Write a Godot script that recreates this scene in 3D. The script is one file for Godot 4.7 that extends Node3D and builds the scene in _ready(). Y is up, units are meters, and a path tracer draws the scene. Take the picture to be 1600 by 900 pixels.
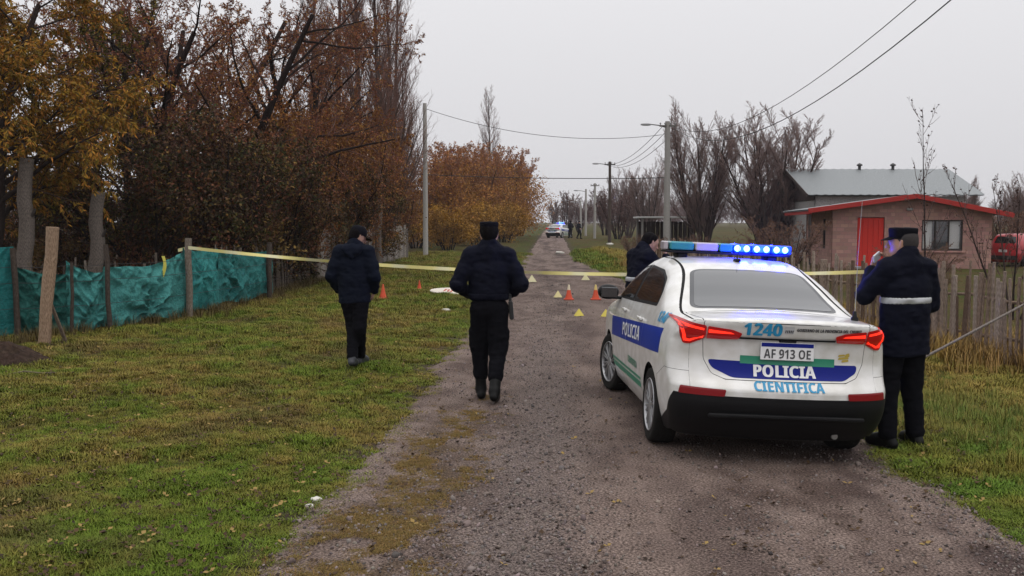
extends Node3D

# ---------------------------------------------------------------- mesh builder
class MB:
	var v := PackedVector3Array()
	var n := PackedVector3Array()
	var c := PackedColorArray()
	var uv := PackedVector2Array()
	var i := PackedInt32Array()
	var col := Color(1, 1, 1)
	var use_uv := false

	func vert(p: Vector3, nn: Vector3, u := Vector2.ZERO) -> int:
		v.append(p)
		n.append(nn)
		c.append(col)
		uv.append(u)
		return v.size() - 1

	func tri(a: int, b: int, d: int) -> void:
		i.append(a)
		i.append(b)
		i.append(d)

	func quad(a: int, b: int, d: int, e: int) -> void:
		tri(a, b, d)
		tri(a, d, e)

	func flat(pts: Array, nn := Vector3.ZERO) -> void:
		var m: Vector3 = nn if nn != Vector3.ZERO else (pts[1] - pts[0]).cross(pts[2] - pts[0]).normalized()
		var s := v.size()
		for p in pts:
			vert(p, m)
		for k in range(1, pts.size() - 1):
			tri(s, s + k, s + k + 1)

	# box with chamfered edges; t places it
	func box(t: Transform3D, size: Vector3, bev := 0.01) -> void:
		var h := size * 0.5
		bev = minf(bev, minf(h.x, minf(h.y, h.z)) * 0.6)
		var id := {}
		for cx in 2:
			for cy in 2:
				for cz in 2:
					var sg := Vector3(cx * 2 - 1, cy * 2 - 1, cz * 2 - 1)
					for ax in 3:
						var q := Vector3.ZERO
						for k in 3:
							q[k] = sg[k] * (h[k] if k == ax else h[k] - bev)
						var nn := Vector3.ZERO
						nn[ax] = sg[ax]
						id[cx * 4 + cy * 2 + cz + ax * 8] = vert(t * q, (t.basis * nn).normalized())
		for ax in 3:
			var b1: int = [4, 2, 1][ax]
			var b2: int = [4, 2, 1][(ax + 1) % 3]
			var b3: int = [4, 2, 1][(ax + 2) % 3]
			for s in 2:
				quad(id[b1 * s + ax * 8], id[b1 * s + b2 + ax * 8], id[b1 * s + b2 + b3 + ax * 8], id[b1 * s + b3 + ax * 8])
			for s in 2:
				for s2 in 2:
					var k0 := b1 * s + b2 * s2
					quad(id[k0 + ax * 8], id[k0 + ((ax + 1) % 3) * 8], id[k0 + b3 + ((ax + 1) % 3) * 8], id[k0 + b3 + ax * 8])
		for k in 8:
			tri(id[k], id[k + 8], id[k + 16])

	func tube(path: Array, rad: Array, sides := 6, caps := true) -> void:
		var m := path.size()
		var ref := Vector3(0.31, 0.2, 0.93).normalized()
		var prev := -1
		for k in m:
			var d: Vector3 = (path[mini(k + 1, m - 1)] - path[maxi(k - 1, 0)])
			d = d.normalized()
			var a := d.cross(ref)
			if a.length_squared() < 0.01:
				a = d.cross(Vector3(1, 0, 0))
			a = a.normalized()
			var b := d.cross(a)
			var s := v.size()
			for j in sides:
				var ang := TAU * j / sides
				var nn := a * cos(ang) + b * sin(ang)
				vert(path[k] + nn * rad[k], nn, Vector2(float(j) / sides, k))
			if prev >= 0:
				for j in sides:
					var j2 := (j + 1) % sides
					i.append(prev + j); i.append(s + j); i.append(s + j2)
					i.append(prev + j); i.append(s + j2); i.append(prev + j2)
			prev = s
		if caps:
			var first := v.size() - m * sides
			for e in [0, m - 1]:
				var dd: Vector3 = (path[0] - path[1]).normalized() if e == 0 else (path[m - 1] - path[m - 2]).normalized()
				var st := v.size()
				for j in sides:
					vert(v[first + e * sides + j], dd)
				for j in range(1, sides - 1):
					tri(st, st + j, st + j + 1)

	# profile: Array of Vector2(radius, height) turned round axis y of t
	func lathe(t: Transform3D, prof: Array, sides := 20, smooth := true) -> void:
		var m := prof.size()
		if smooth:
			var s := v.size()
			for k in m:
				var d: Vector2 = prof[mini(k + 1, m - 1)] - prof[maxi(k - 1, 0)]
				var nr := Vector2(d.y, -d.x).normalized()
				for j in sides:
					var a := TAU * j / sides
					vert(t * Vector3(cos(a) * prof[k].x, prof[k].y, sin(a) * prof[k].x), (t.basis * Vector3(cos(a) * nr.x, nr.y, sin(a) * nr.x)).normalized())
			for k in m - 1:
				for j in sides:
					var j2 := (j + 1) % sides
					quad(s + k * sides + j, s + (k + 1) * sides + j, s + (k + 1) * sides + j2, s + k * sides + j2)
		else:
			for k in m - 1:
				lathe(t, [prof[k], prof[k + 1]], sides, true)

	# make the winding agree with the normals (clockwise fronts)
	func fix() -> void:
		for k in range(0, i.size(), 3):
			var a := v[i[k]]
			var g := (v[i[k + 1]] - a).cross(v[i[k + 2]] - a)
			if g.dot(n[i[k]] + n[i[k + 1]] + n[i[k + 2]]) > 0.0:
				var x := i[k + 1]
				i[k + 1] = i[k + 2]
				i[k + 2] = x

	func mesh(m: Material, fixit := true) -> ArrayMesh:
		if fixit:
			fix()
		var arr := []
		arr.resize(Mesh.ARRAY_MAX)
		arr[Mesh.ARRAY_VERTEX] = v
		arr[Mesh.ARRAY_NORMAL] = n
		arr[Mesh.ARRAY_COLOR] = c
		if use_uv:
			arr[Mesh.ARRAY_TEX_UV] = uv
		arr[Mesh.ARRAY_INDEX] = i
		var am := ArrayMesh.new()
		am.add_surface_from_arrays(Mesh.PRIMITIVE_TRIANGLES, arr)
		am.surface_set_material(0, m)
		return am

# ---------------------------------------------------------------- naming helpers
var taken := {}

func numbered(called: String) -> String:
	var k: int = taken.get(called, 0)
	taken[called] = k + 1
	return called if k == 0 else "%s_%03d" % [called, k]

func tag(o: Node, label: String, category := "", group := "", kind := "") -> Node:
	if label: o.set_meta("label", label)
	if category: o.set_meta("category", category)
	if group: o.set_meta("group", group)
	if kind: o.set_meta("kind", kind)
	return o

func thing(called: String, label: String, category: String, at := Vector3.ZERO, yaw := 0.0, group := "") -> Node3D:
	var o := Node3D.new()
	o.name = numbered(called)
	add_child(o)
	o.position = at
	o.rotation.y = yaw
	tag(o, label, category, group)
	return o

func put(called: String, mb: MB, m: Material, parent: Node, fixit := true) -> MeshInstance3D:
	var o := MeshInstance3D.new()
	o.name = numbered(called) if parent == self else called
	o.mesh = mb.mesh(m, fixit)
	parent.add_child(o, true)
	return o

func put_mesh(called: String, me: Mesh, parent: Node, at := Transform3D()) -> MeshInstance3D:
	var o := MeshInstance3D.new()
	o.name = numbered(called) if parent == self else called
	o.mesh = me
	o.transform = at
	parent.add_child(o, true)
	return o

func copy_of(o: Node3D, at: Vector3, yaw: float, sc: float, label: String) -> Node3D:
	var r: Node3D = o.duplicate()
	var base: String = String(o.name)
	if base.length() > 4 and base[base.length() - 4] == "_" and base.right(3).is_valid_int():
		base = base.left(base.length() - 4)
	r.name = numbered(base)
	add_child(r)
	r.position = at
	r.rotation = Vector3(0, yaw, 0)
	r.scale = Vector3.ONE * sc
	r.set_meta("label", label)
	return r

# ---------------------------------------------------------------- materials
func lin(r: float, g: float, b: float) -> Color:
	return Color(r, g, b).linear_to_srgb()

func mat(col: Color, rough := 0.8, metal := 0.0) -> StandardMaterial3D:
	var m := StandardMaterial3D.new()
	m.albedo_color = col
	m.roughness = rough
	m.metallic = metal
	return m

func noise_tex(freq: float, oct: int, lo: Color, hi: Color, sd: int, kind := FastNoiseLite.TYPE_SIMPLEX_SMOOTH, size := 512, mid := 0.5) -> NoiseTexture2D:
	var f := FastNoiseLite.new()
	f.noise_type = kind
	f.frequency = freq
	f.fractal_octaves = oct
	f.seed = sd
	var t := NoiseTexture2D.new()
	t.width = size
	t.height = size
	t.seamless = true
	t.noise = f
	var g := Gradient.new()
	g.offsets = PackedFloat32Array([0.0, mid, 1.0])
	g.colors = PackedColorArray([lo, lo.lerp(hi, 0.5), hi])
	t.color_ramp = g
	return t

# vertex-coloured surface with world-mapped grain and relief
func grain_mat(tex: Texture2D, scale: float, rough: float, bump: Texture2D = null, bump_cm := 1.0, world := true) -> StandardMaterial3D:
	var m := StandardMaterial3D.new()
	m.vertex_color_use_as_albedo = true
	m.albedo_texture = tex
	m.uv1_triplanar = true
	m.uv1_world_triplanar = world
	m.uv1_scale = Vector3.ONE * scale
	m.roughness = rough
	m.metallic_specular = 0.22
	if bump:
		m.heightmap_enabled = true
		m.heightmap_texture = bump
		m.heightmap_scale = bump_cm
	return m

var rng := RandomNumberGenerator.new()
var nz := FastNoiseLite.new()

func rf(a: float, b: float) -> float:
	return rng.randf_range(a, b)

func ss(a: float, b: float, x: float) -> float:
	return smoothstep(a, b, x)

var M := {}

func _ready() -> void:
	rng.seed = 4711
	nz.seed = 12
	nz.frequency = 1.0
	nz.fractal_octaves = 3
	# --- camera
	var cam := Camera3D.new()
	cam.name = "camera"
	cam.position = Vector3(0, 1.8, 0)
	cam.rotation.x = -atan(100.0 / 1520.0)
	cam.fov = rad_to_deg(2.0 * atan(450.0 / 1520.0))
	cam.near = 0.1
	cam.far = 3000.0
	add_child(cam)
	cam.current = true
	# --- sky, haze and exposure
	var we := WorldEnvironment.new()
	we.name = "environment"
	var env := Environment.new()
	env.background_mode = Environment.BG_SKY
	var skm := ProceduralSkyMaterial.new()
	skm.sky_top_color = lin(1.22, 1.22, 1.24)
	skm.sky_horizon_color = lin(0.55, 0.545, 0.565)
	skm.sky_curve = 0.8
	skm.ground_horizon_color = lin(0.55, 0.545, 0.565)
	skm.ground_bottom_color = lin(0.10, 0.09, 0.08)
	skm.ground_curve = 0.05
	skm.sun_angle_max = 1.0
	var sky := Sky.new()
	sky.sky_material = skm
	env.sky = sky
	env.tonemap_mode = Environment.TONE_MAPPER_LINEAR
	env.tonemap_exposure = 1.22
	env.fog_enabled = true
	env.fog_density = 0.00035
	env.fog_light_color = lin(0.60, 0.59, 0.62)
	env.sdfgi_enabled = true
	env.ssao_enabled = true
	env.ssil_enabled = true
	we.environment = env
	add_child(we)
	# --- the sun behind thick cloud
	var sun := DirectionalLight3D.new()
	sun.name = "sun"
	sun.light_energy = 0.25
	sun.light_angular_distance = 50.0
	sun.light_color = Color(1.0, 0.98, 0.95)
	sun.shadow_enabled = true
	sun.sky_mode = DirectionalLight3D.SKY_MODE_LIGHT_ONLY
	add_child(sun)
	sun.look_at_from_position(Vector3(6, 30, 8), Vector3.ZERO)
	# --- the place
	make_materials()
	make_ground()
	make_road()
	print("ground ", Time.get_ticks_msec())
	make_houses()
	make_left_fence()
	make_right_fence()
	make_poles()
	print("built ", Time.get_ticks_msec())
	make_trees()
	print("trees ", Time.get_ticks_msec())
	make_police_car()
	print("car ", Time.get_ticks_msec())
	make_people()
	print("people ", Time.get_ticks_msec())
	make_small_things()
	make_grass()
	print("grass ", Time.get_ticks_msec())

func make_materials() -> void:
	var W := Color(1, 1, 1)
	M.soil = grain_mat(noise_tex(0.03, 5, Color(0.55, 0.55, 0.52), W, 3), 0.9, 0.95, noise_tex(0.04, 5, Color.BLACK, W, 4), 2.5)
	M.road = grain_mat(noise_tex(0.07, 5, Color(0.30, 0.29, 0.29), W, 5, FastNoiseLite.TYPE_SIMPLEX_SMOOTH, 1024), 0.62, 0.78, noise_tex(0.09, 4, Color.BLACK, W, 6, FastNoiseLite.TYPE_CELLULAR, 1024), 2.6)
	M.wood = grain_mat(noise_tex(0.02, 4, Color(0.5, 0.48, 0.45), W, 7), 3.0, 0.9, noise_tex(0.05, 4, Color.BLACK, W, 8), 0.8, false)
	M.wood.uv1_scale = Vector3(9, 1.2, 9)
	M.bark = grain_mat(noise_tex(0.03, 4, Color(0.45, 0.45, 0.45), W, 9), 2.0, 0.92, noise_tex(0.05, 4, Color.BLACK, W, 10), 1.5, false)
	M.bark.uv1_scale = Vector3(5, 1.0, 5)
	M.twig = mat(Color.WHITE, 0.9)
	M.twig.metallic_specular = 0.15
	M.twig.vertex_color_use_as_albedo = true
	M.leaf = mat(Color.WHITE, 0.7)
	M.leaf.metallic_specular = 0.2
	M.leaf.vertex_color_use_as_albedo = true
	M.leaf.backlight_enabled = true
	M.leaf.backlight = Color(0.35, 0.35, 0.35)
	M.stone = grain_mat(noise_tex(0.05, 4, Color(0.6, 0.6, 0.6), W, 11), 12.0, 0.8, null, 1.0, false)
	M.concrete = grain_mat(noise_tex(0.03, 5, Color(0.7, 0.7, 0.68), W, 13), 1.5, 0.9, null, 1.0, false)
	M.plain = mat(Color.WHITE, 0.75)
	M.plain.vertex_color_use_as_albedo = true
	M.tarp = grain_mat(noise_tex(0.02, 4, Color(0.62, 0.66, 0.66), W, 14), 1.6, 0.75, noise_tex(0.03, 4, Color.BLACK, W, 15), 1.5, false)
	M.tarp.backlight_enabled = true
	M.tarp.backlight = Color(0.2, 0.2, 0.2)
	M.tarp.cull_mode = BaseMaterial3D.CULL_DISABLED
	M.iron = mat(lin(0.05, 0.05, 0.05), 0.6, 0.2)
	M.wire = mat(lin(0.02, 0.02, 0.022), 0.7)

# ---------------------------------------------------------------- the lie of the land
func road_l(d: float) -> float:
	return -1.42 + 0.042 * d + 0.16 * nz.get_noise_1d(d * 0.35 + 5.0) + 0.1 * nz.get_noise_1d(d * 1.3) - 0.12 * ss(9.0, 4.0, d)

func road_r(d: float) -> float:
	var w := 3.05 + 0.6 * ss(7.0, 14.0, d) - 0.55 * ss(28.0, 48.0, d)
	if d > 48.0:
		w += 0.042 * (d - 48.0)
	return w + 0.18 * nz.get_noise_1d(d * 0.4 + 77.0) + 0.08 * nz.get_noise_1d(d * 1.7 + 9.0)

func gh(x: float, z: float) -> float:
	var d := -z
	var h := 0.0
	var near := 1.0 - ss(16.0, 30.0, d)
	h -= 0.038 * clampf(x - 1.2, 0.0, 2.0) * near
	var off := maxf(road_l(d) - x, x - road_r(d))
	var o := ss(-0.3, 1.0, off)
	h += o * (0.05 * nz.get_noise_2d(x * 0.35, d * 0.35) + 0.035 * nz.get_noise_2d(x * 1.1 + 40.0, d * 1.1)) + (1.0 - o) * 0.02 * nz.get_noise_2d(x * 0.5 + 9.0, d * 0.25)
	h += 0.02 * ss(-0.1, 0.4, off)
	h += 0.32 * ss(55.0, 110.0, d) + 0.004 * maxf(0.0, d - 110.0)
	# grassy bank to the right of the road further on
	h += 0.28 * exp(-pow((x - road_r(d) - 1.6) / 1.3, 2.0)) * ss(34.0, 50.0, d) * (1.0 - ss(75.0, 90.0, d))
	return h

func spread(a: float, b: float, fine_a: float, fine_b: float, step: float, growth: float) -> Array:
	var out := []
	var x := fine_a
	var s := step
	var left := []
	while x > a:
		s *= growth
		x -= s
		left.push_front(maxf(x, a))
	out.append_array(left)
	x = fine_a
	while x < fine_b:
		out.append(x)
		x += step
	s = step
	while x < b:
		out.append(x)
		s *= growth
		x += s
	out.append(b)
	return out

func lawn(x: float, d: float) -> Color:
	var a := 0.56 + 0.6 * nz.get_noise_2d(x * 0.28 + 3.0, d * 0.22 + 8.0) + 0.7 * nz.get_noise_2d(x * 1.6, d * 1.2 + 30.0) + 0.4 * nz.get_noise_2d(x * 5.0, d * 3.5)
	a += 0.25 * ss(1.3, 0.2, absf(x - road_l(d) + 0.7)) - 0.12
	a = clampf(a, 0.0, 1.0)
	var brown := Color(0.205, 0.150, 0.040)
	var green := Color(0.115, 0.162, 0.020)
	var g := brown.lerp(green, a)
	var bare := ss(0.18, 0.5, nz.get_noise_2d(x * 0.5 + 90.0, d * 0.4 + 11.0))
	return g.lerp(Color(0.115, 0.075, 0.038), bare * 0.45)

func make_ground() -> void:
	var xs := spread(-420.0, 420.0, -8.0, 8.0, 0.16, 1.16)
	var ds := spread(-30.0, 700.0, 2.5, 26.0, 0.16, 1.05)
	var mb := MB.new()
	var nx := xs.size()
	for d in ds:
		for x in xs:
			var off := maxf(road_l(d) - x, x - road_r(d))
			var y := gh(x, -d) - 0.05 * ss(0.05, -0.35, off)
			var cc := lawn(x, d)
			cc = Color(cc.r * 0.66, cc.g * 0.6, cc.b * 0.8)
			cc = cc.lerp(Color(0.10, 0.075, 0.06), ss(0.5, -0.1, off))
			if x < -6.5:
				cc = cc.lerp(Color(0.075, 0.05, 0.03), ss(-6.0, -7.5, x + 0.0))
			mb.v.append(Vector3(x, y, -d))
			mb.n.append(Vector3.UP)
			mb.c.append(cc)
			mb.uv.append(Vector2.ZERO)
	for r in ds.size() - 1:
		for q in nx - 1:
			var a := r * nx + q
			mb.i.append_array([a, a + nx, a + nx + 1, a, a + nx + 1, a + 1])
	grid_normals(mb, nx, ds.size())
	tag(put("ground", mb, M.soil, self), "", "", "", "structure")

func grid_normals(mb: MB, nx: int, nr: int) -> void:
	for r in nr:
		for q in nx:
			var a := mb.v[r * nx + mini(q + 1, nx - 1)] - mb.v[r * nx + maxi(q - 1, 0)]
			var b := mb.v[mini(r + 1, nr - 1) * nx + q] - mb.v[maxi(r - 1, 0) * nx + q]
			var nn := a.cross(b).normalized()
			mb.n[r * nx + q] = nn if nn.y >= 0.0 else -nn

func road_col(x: float, d: float) -> Color:
	var l := road_l(d)
	var t := x - l
	var n1 := nz.get_noise_2d(x * 0.9, d * 0.5)
	var n2 := nz.get_noise_2d(x * 3.0 + 17.0, d * 2.0)
	var col := Color(0.52, 0.395, 0.34).lerp(Color(0.27, 0.192, 0.162), clampf(0.45 + 1.0 * n1 + 0.9 * n2, 0.0, 1.0))
	# loose bluish gravel beside the wheel track
	var gr := exp(-pow((t - 1.35 - 0.15 * n1) / 0.38, 2.0)) * ss(22.0, 8.0, d)
	col = col.lerp(Color(0.37, 0.30, 0.275), gr * 0.8)
	# moss and dead grass growing along the old verge
	var ms := exp(-pow((t - 0.55 + 0.2 * nz.get_noise_1d(d * 0.8)) / 0.22, 2.0)) * ss(10.5, 7.5, d + 1.5 * n2)
	col = col.lerp(Color(0.23, 0.155, 0.08), clampf(ms * (0.35 + 1.6 * n2), 0.0, 0.6))
	# pale packed earth in the wheel track
	col = col.lerp(Color(0.46, 0.345, 0.295), 0.6 * exp(-pow((t - 2.25 - 0.2 * n1) / 0.38, 2.0)))
	# darker damp ruts
	var rut := exp(-pow((x - 2.75) / 0.5, 2.0)) + 0.6 * exp(-pow((x - 1.25) / 0.35, 2.0))
	col = col.lerp(Color(0.15, 0.105, 0.10), clampf(rut * ss(0.0, 0.5, n1 + 0.25) * 0.7, 0.0, 0.7))
	return col

func make_road() -> void:
	var ds := spread(-20.0, 600.0, 3.0, 14.0, 0.06, 1.035)
	var mb := MB.new()
	var nx := 84
	for d in ds:
		var l := road_l(d) - 0.12
		var r := road_r(d) + 0.12
		for q in nx:
			var t := float(q) / (nx - 1)
			var x := lerpf(l, r, t)
			var y := gh(x, -d) + 0.012 + 0.012 * nz.get_noise_2d(x * 2.2, d * 2.2) + 0.007 * nz.get_noise_2d(x * 7.0, d * 7.0)
			y -= 0.04 * (ss(0.05, 0.0, t) + ss(0.95, 1.0, t))
			mb.v.append(Vector3(x, y, -d))
			mb.n.append(Vector3.UP)
			mb.c.append(road_col(x, d))
			mb.uv.append(Vector2.ZERO)
	for r in ds.size() - 1:
		for q in nx - 1:
			var a := r * nx + q
			mb.i.append_array([a, a + nx, a + nx + 1, a, a + nx + 1, a + 1])
	grid_normals(mb, nx, ds.size())
	tag(put("road", mb, M.road, self), "", "", "", "structure")
	# loose stones on the road
	var st := MB.new()
	rock_shape(st, 1.0, 3)
	var tr := []
	var cs := []
	for k in 80000:
		var d := 4.2 + 30.0 * pow(rf(0.0, 1.0), 2.2)
		var l := road_l(d)
		var r := road_r(d)
		var x := rf(l, r)
		var t := x - l
		var dens := 0.22 + 0.95 * exp(-pow((t - 1.35) / 0.42, 2.0)) + 0.35 * ss(0.1, 0.4, nz.get_noise_2d(x * 1.3 + 50.0, d * 0.7)) + 0.5 * ss(0.7, 0.1, r - x)
		# packed wheel tracks hold few loose stones
		dens *= 1.0 - 0.75 * maxf(exp(-pow((t - 2.25) / 0.32, 2.0)), exp(-pow((r - x - 0.95) / 0.3, 2.0)))
		if rf(0, 1) > dens:
			continue
		var s := 0.003 + 0.0095 * pow(rf(0, 1), 2.8)
		if rf(0, 1) < 0.012:
			s *= 2.2
		var b := Basis.from_euler(Vector3(rf(0, TAU), rf(0, TAU), rf(0, TAU))) * Basis.from_scale(Vector3(s, s * rf(0.5, 0.8), s * rf(0.7, 1.2)))
		tr.append(Transform3D(b, Vector3(x, gh(x, -d) + 0.013 + s * 0.2 + 0.012 * nz.get_noise_2d(x * 2.2, d * 2.2), -d)))
		var g := rf(0.08, 0.36)
		cs.append(Color(g * rf(1.08, 1.28), g * 0.97, g * rf(0.82, 0.98)))
	tag(scatter("gravel", st.mesh(M.stone), tr, cs), "loose grey gravel scattered along the dirt road", "gravel", "", "stuff")

func scatter(called: String, me: Mesh, tr: Array, cs: Array) -> MultiMeshInstance3D:
	var mm := MultiMesh.new()
	mm.transform_format = MultiMesh.TRANSFORM_3D
	mm.use_colors = true
	mm.mesh = me
	mm.instance_count = tr.size()
	for k in tr.size():
		mm.set_instance_transform(k, tr[k])
		mm.set_instance_color(k, cs[k])
	var o := MultiMeshInstance3D.new()
	o.name = numbered(called)
	o.multimesh = mm
	add_child(o)
	return o

func rock_shape(mb: MB, r: float, sd: int) -> void:
	var rows := 5
	var cols := 8
	var s := mb.v.size()
	for a in rows + 1:
		for b in cols:
			var th := PI * a / rows
			var ph := TAU * b / cols
			var u := Vector3(sin(th) * cos(ph), cos(th), sin(th) * sin(ph))
			var k := 1.0 + 0.5 * nz.get_noise_3d(u.x * 1.1 + sd * 13.0, u.y * 1.1, u.z * 1.1)
			mb.vert(u * r * k, u)
	for a in rows:
		for b in cols:
			var b2 := (b + 1) % cols
			mb.quad(s + a * cols + b, s + (a + 1) * cols + b, s + (a + 1) * cols + b2, s + a * cols + b2)

# ---------------------------------------------------------------- houses
func px(x: float, d: float) -> float:   # metres to the side at distance d for a column of the 1600-wide picture
	return (x - 800.0) * d / 1520.0

func py(y: float, d: float) -> float:
	return 1.8 - (y - 350.0) * d / 1520.0

func brick_tex(base: Color, mortar: Color, sd: int) -> ImageTexture:
	var im := Image.create(256, 256, false, Image.FORMAT_RGB8)
	var r := RandomNumberGenerator.new()
	r.seed = sd
	im.fill(mortar)
	for row in 16:
		for k in 9:
			var x := k * 32 - (16 if row % 2 else 0)
			var g := r.randf_range(0.88, 1.05)
			var c := Color(base.r * g, base.g * g * r.randf_range(0.96, 1.03), base.b * g)
			im.fill_rect(Rect2i(x + 1, row * 16 + 1, 30, 14), c)
	for n in 9000:
		var p := Vector2i(r.randi_range(0, 255), r.randi_range(0, 255))
		var g := r.randf_range(0.85, 1.1)
		var c := im.get_pixelv(p)
		im.set_pixelv(p, Color(c.r * g, c.g * g, c.b * g))
	return ImageTexture.create_from_image(im)

func slab(called: String, parent: Node, a: Vector3, size: Vector3, m: Material, bev := 0.01, col := Color.WHITE) -> MeshInstance3D:
	var mb := MB.new()
	mb.col = col
	mb.box(Transform3D(Basis(), a), size, bev)
	return put(called, mb, m, parent)

# wall in the xy plane with openings; outline counter-clockwise, holes as rects
func wall_face(mb: MB, outline: PackedVector2Array, holes: Array, z: float, thick: float) -> void:
	var pieces := [outline]
	# cut into bands so that holes become notches
	for h: Rect2 in holes:
		var nxt := []
		for p in pieces:
			for band in [Rect2(-50, -50, 100, 50 + h.position.y), Rect2(-50, h.end.y, 100, 50), Rect2(-50, h.position.y, 50 + h.position.x, h.size.y), Rect2(h.end.x, h.position.y, 50, h.size.y)]:
				var q := PackedVector2Array([band.position, Vector2(band.end.x, band.position.y), band.end, Vector2(band.position.x, band.end.y)])
				nxt.append_array(Geometry2D.intersect_polygons(p, q))
		pieces = nxt
	for p in pieces:
		var t := Geometry2D.triangulate_polygon(p)
		for s in [1.0, -1.0]:
			var b := mb.v.size()
			for q in p:
				mb.vert(Vector3(q.x, q.y, z if s > 0 else z - thick), Vector3(0, 0, s))
			for k in range(0, t.size(), 3):
				mb.tri(b + t[k], b + t[k + 1], b + t[k + 2])
	for h: Rect2 in holes:
		for e in [[Vector2(h.position.x, h.position.y), Vector2(h.end.x, h.position.y), Vector3.UP], [Vector2(h.position.x, h.end.y), Vector2(h.end.x, h.end.y), Vector3.DOWN], [h.position, Vector2(h.position.x, h.end.y), Vector3.RIGHT], [Vector2(h.end.x, h.position.y), h.end, Vector3.LEFT]]:
			mb.flat([Vector3(e[0].x, e[0].y, z), Vector3(e[1].x, e[1].y, z), Vector3(e[1].x, e[1].y, z - thick), Vector3(e[0].x, e[0].y, z - thick)], e[2])

func window(parent: Node, h: Rect2, z: float, frame_m: Material, glass_m: Material, mullions: int, sill: Material) -> void:
	var mb := MB.new()
	var c := h.get_center()
	var w := 0.055
	mb.box(Transform3D(Basis(), Vector3(c.x, h.position.y + w * 0.5, z - 0.06)), Vector3(h.size.x, w, 0.07), 0.006)
	mb.box(Transform3D(Basis(), Vector3(c.x, h.end.y - w * 0.5, z - 0.06)), Vector3(h.size.x, w, 0.07), 0.006)
	for k in mullions + 2:
		var x := lerpf(h.position.x + w * 0.5, h.end.x - w * 0.5, float(k) / (mullions + 1))
		mb.box(Transform3D(Basis(), Vector3(x, c.y, z - 0.06)), Vector3(w, h.size.y - w * 2.0, 0.065), 0.006)
	var f := put("window", mb, frame_m, parent)
	for k in mullions + 1:
		var a := lerpf(h.position.x, h.end.x, float(k) / (mullions + 1)) + w
		var b := lerpf(h.position.x, h.end.x, float(k + 1) / (mullions + 1)) - w
		slab("pane", f, Vector3((a + b) * 0.5, c.y, z - 0.065), Vector3(b - a + 0.03, h.size.y - w, 0.008), glass_m, 0.001)
	if sill:
		slab("sill", f, Vector3(c.x, h.position.y - 0.04, z + 0.02), Vector3(h.size.x + 0.16, 0.07, 0.14), sill)

func ribbed_roof(mb: MB, a: Vector3, b: Vector3, c: Vector3, d: Vector3, n: int, depth: float) -> void:
	# quad a-b (ridge) to d-c (eave); ribs run from ridge to eave
	var nn := (b - a).cross(d - a).normalized()
	if nn.y < 0.0:
		nn = -nn
	var cols := n * 4
	for side in [1.0, -1.0]:
		var s := mb.v.size()
		for k in cols + 1:
			var t := float(k) / cols
			var h := depth * (1.0 if k % 4 == 0 else (0.25 if k % 2 else 0.0)) + (0.0 if side > 0 else -0.05)
			mb.vert(a.lerp(b, t) + nn * h, nn * side)
			mb.vert(d.lerp(c, t) + nn * h, nn * side)
		for k in cols:
			mb.quad(s + k * 2, s + k * 2 + 2, s + k * 2 + 3, s + k * 2 + 1)

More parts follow.
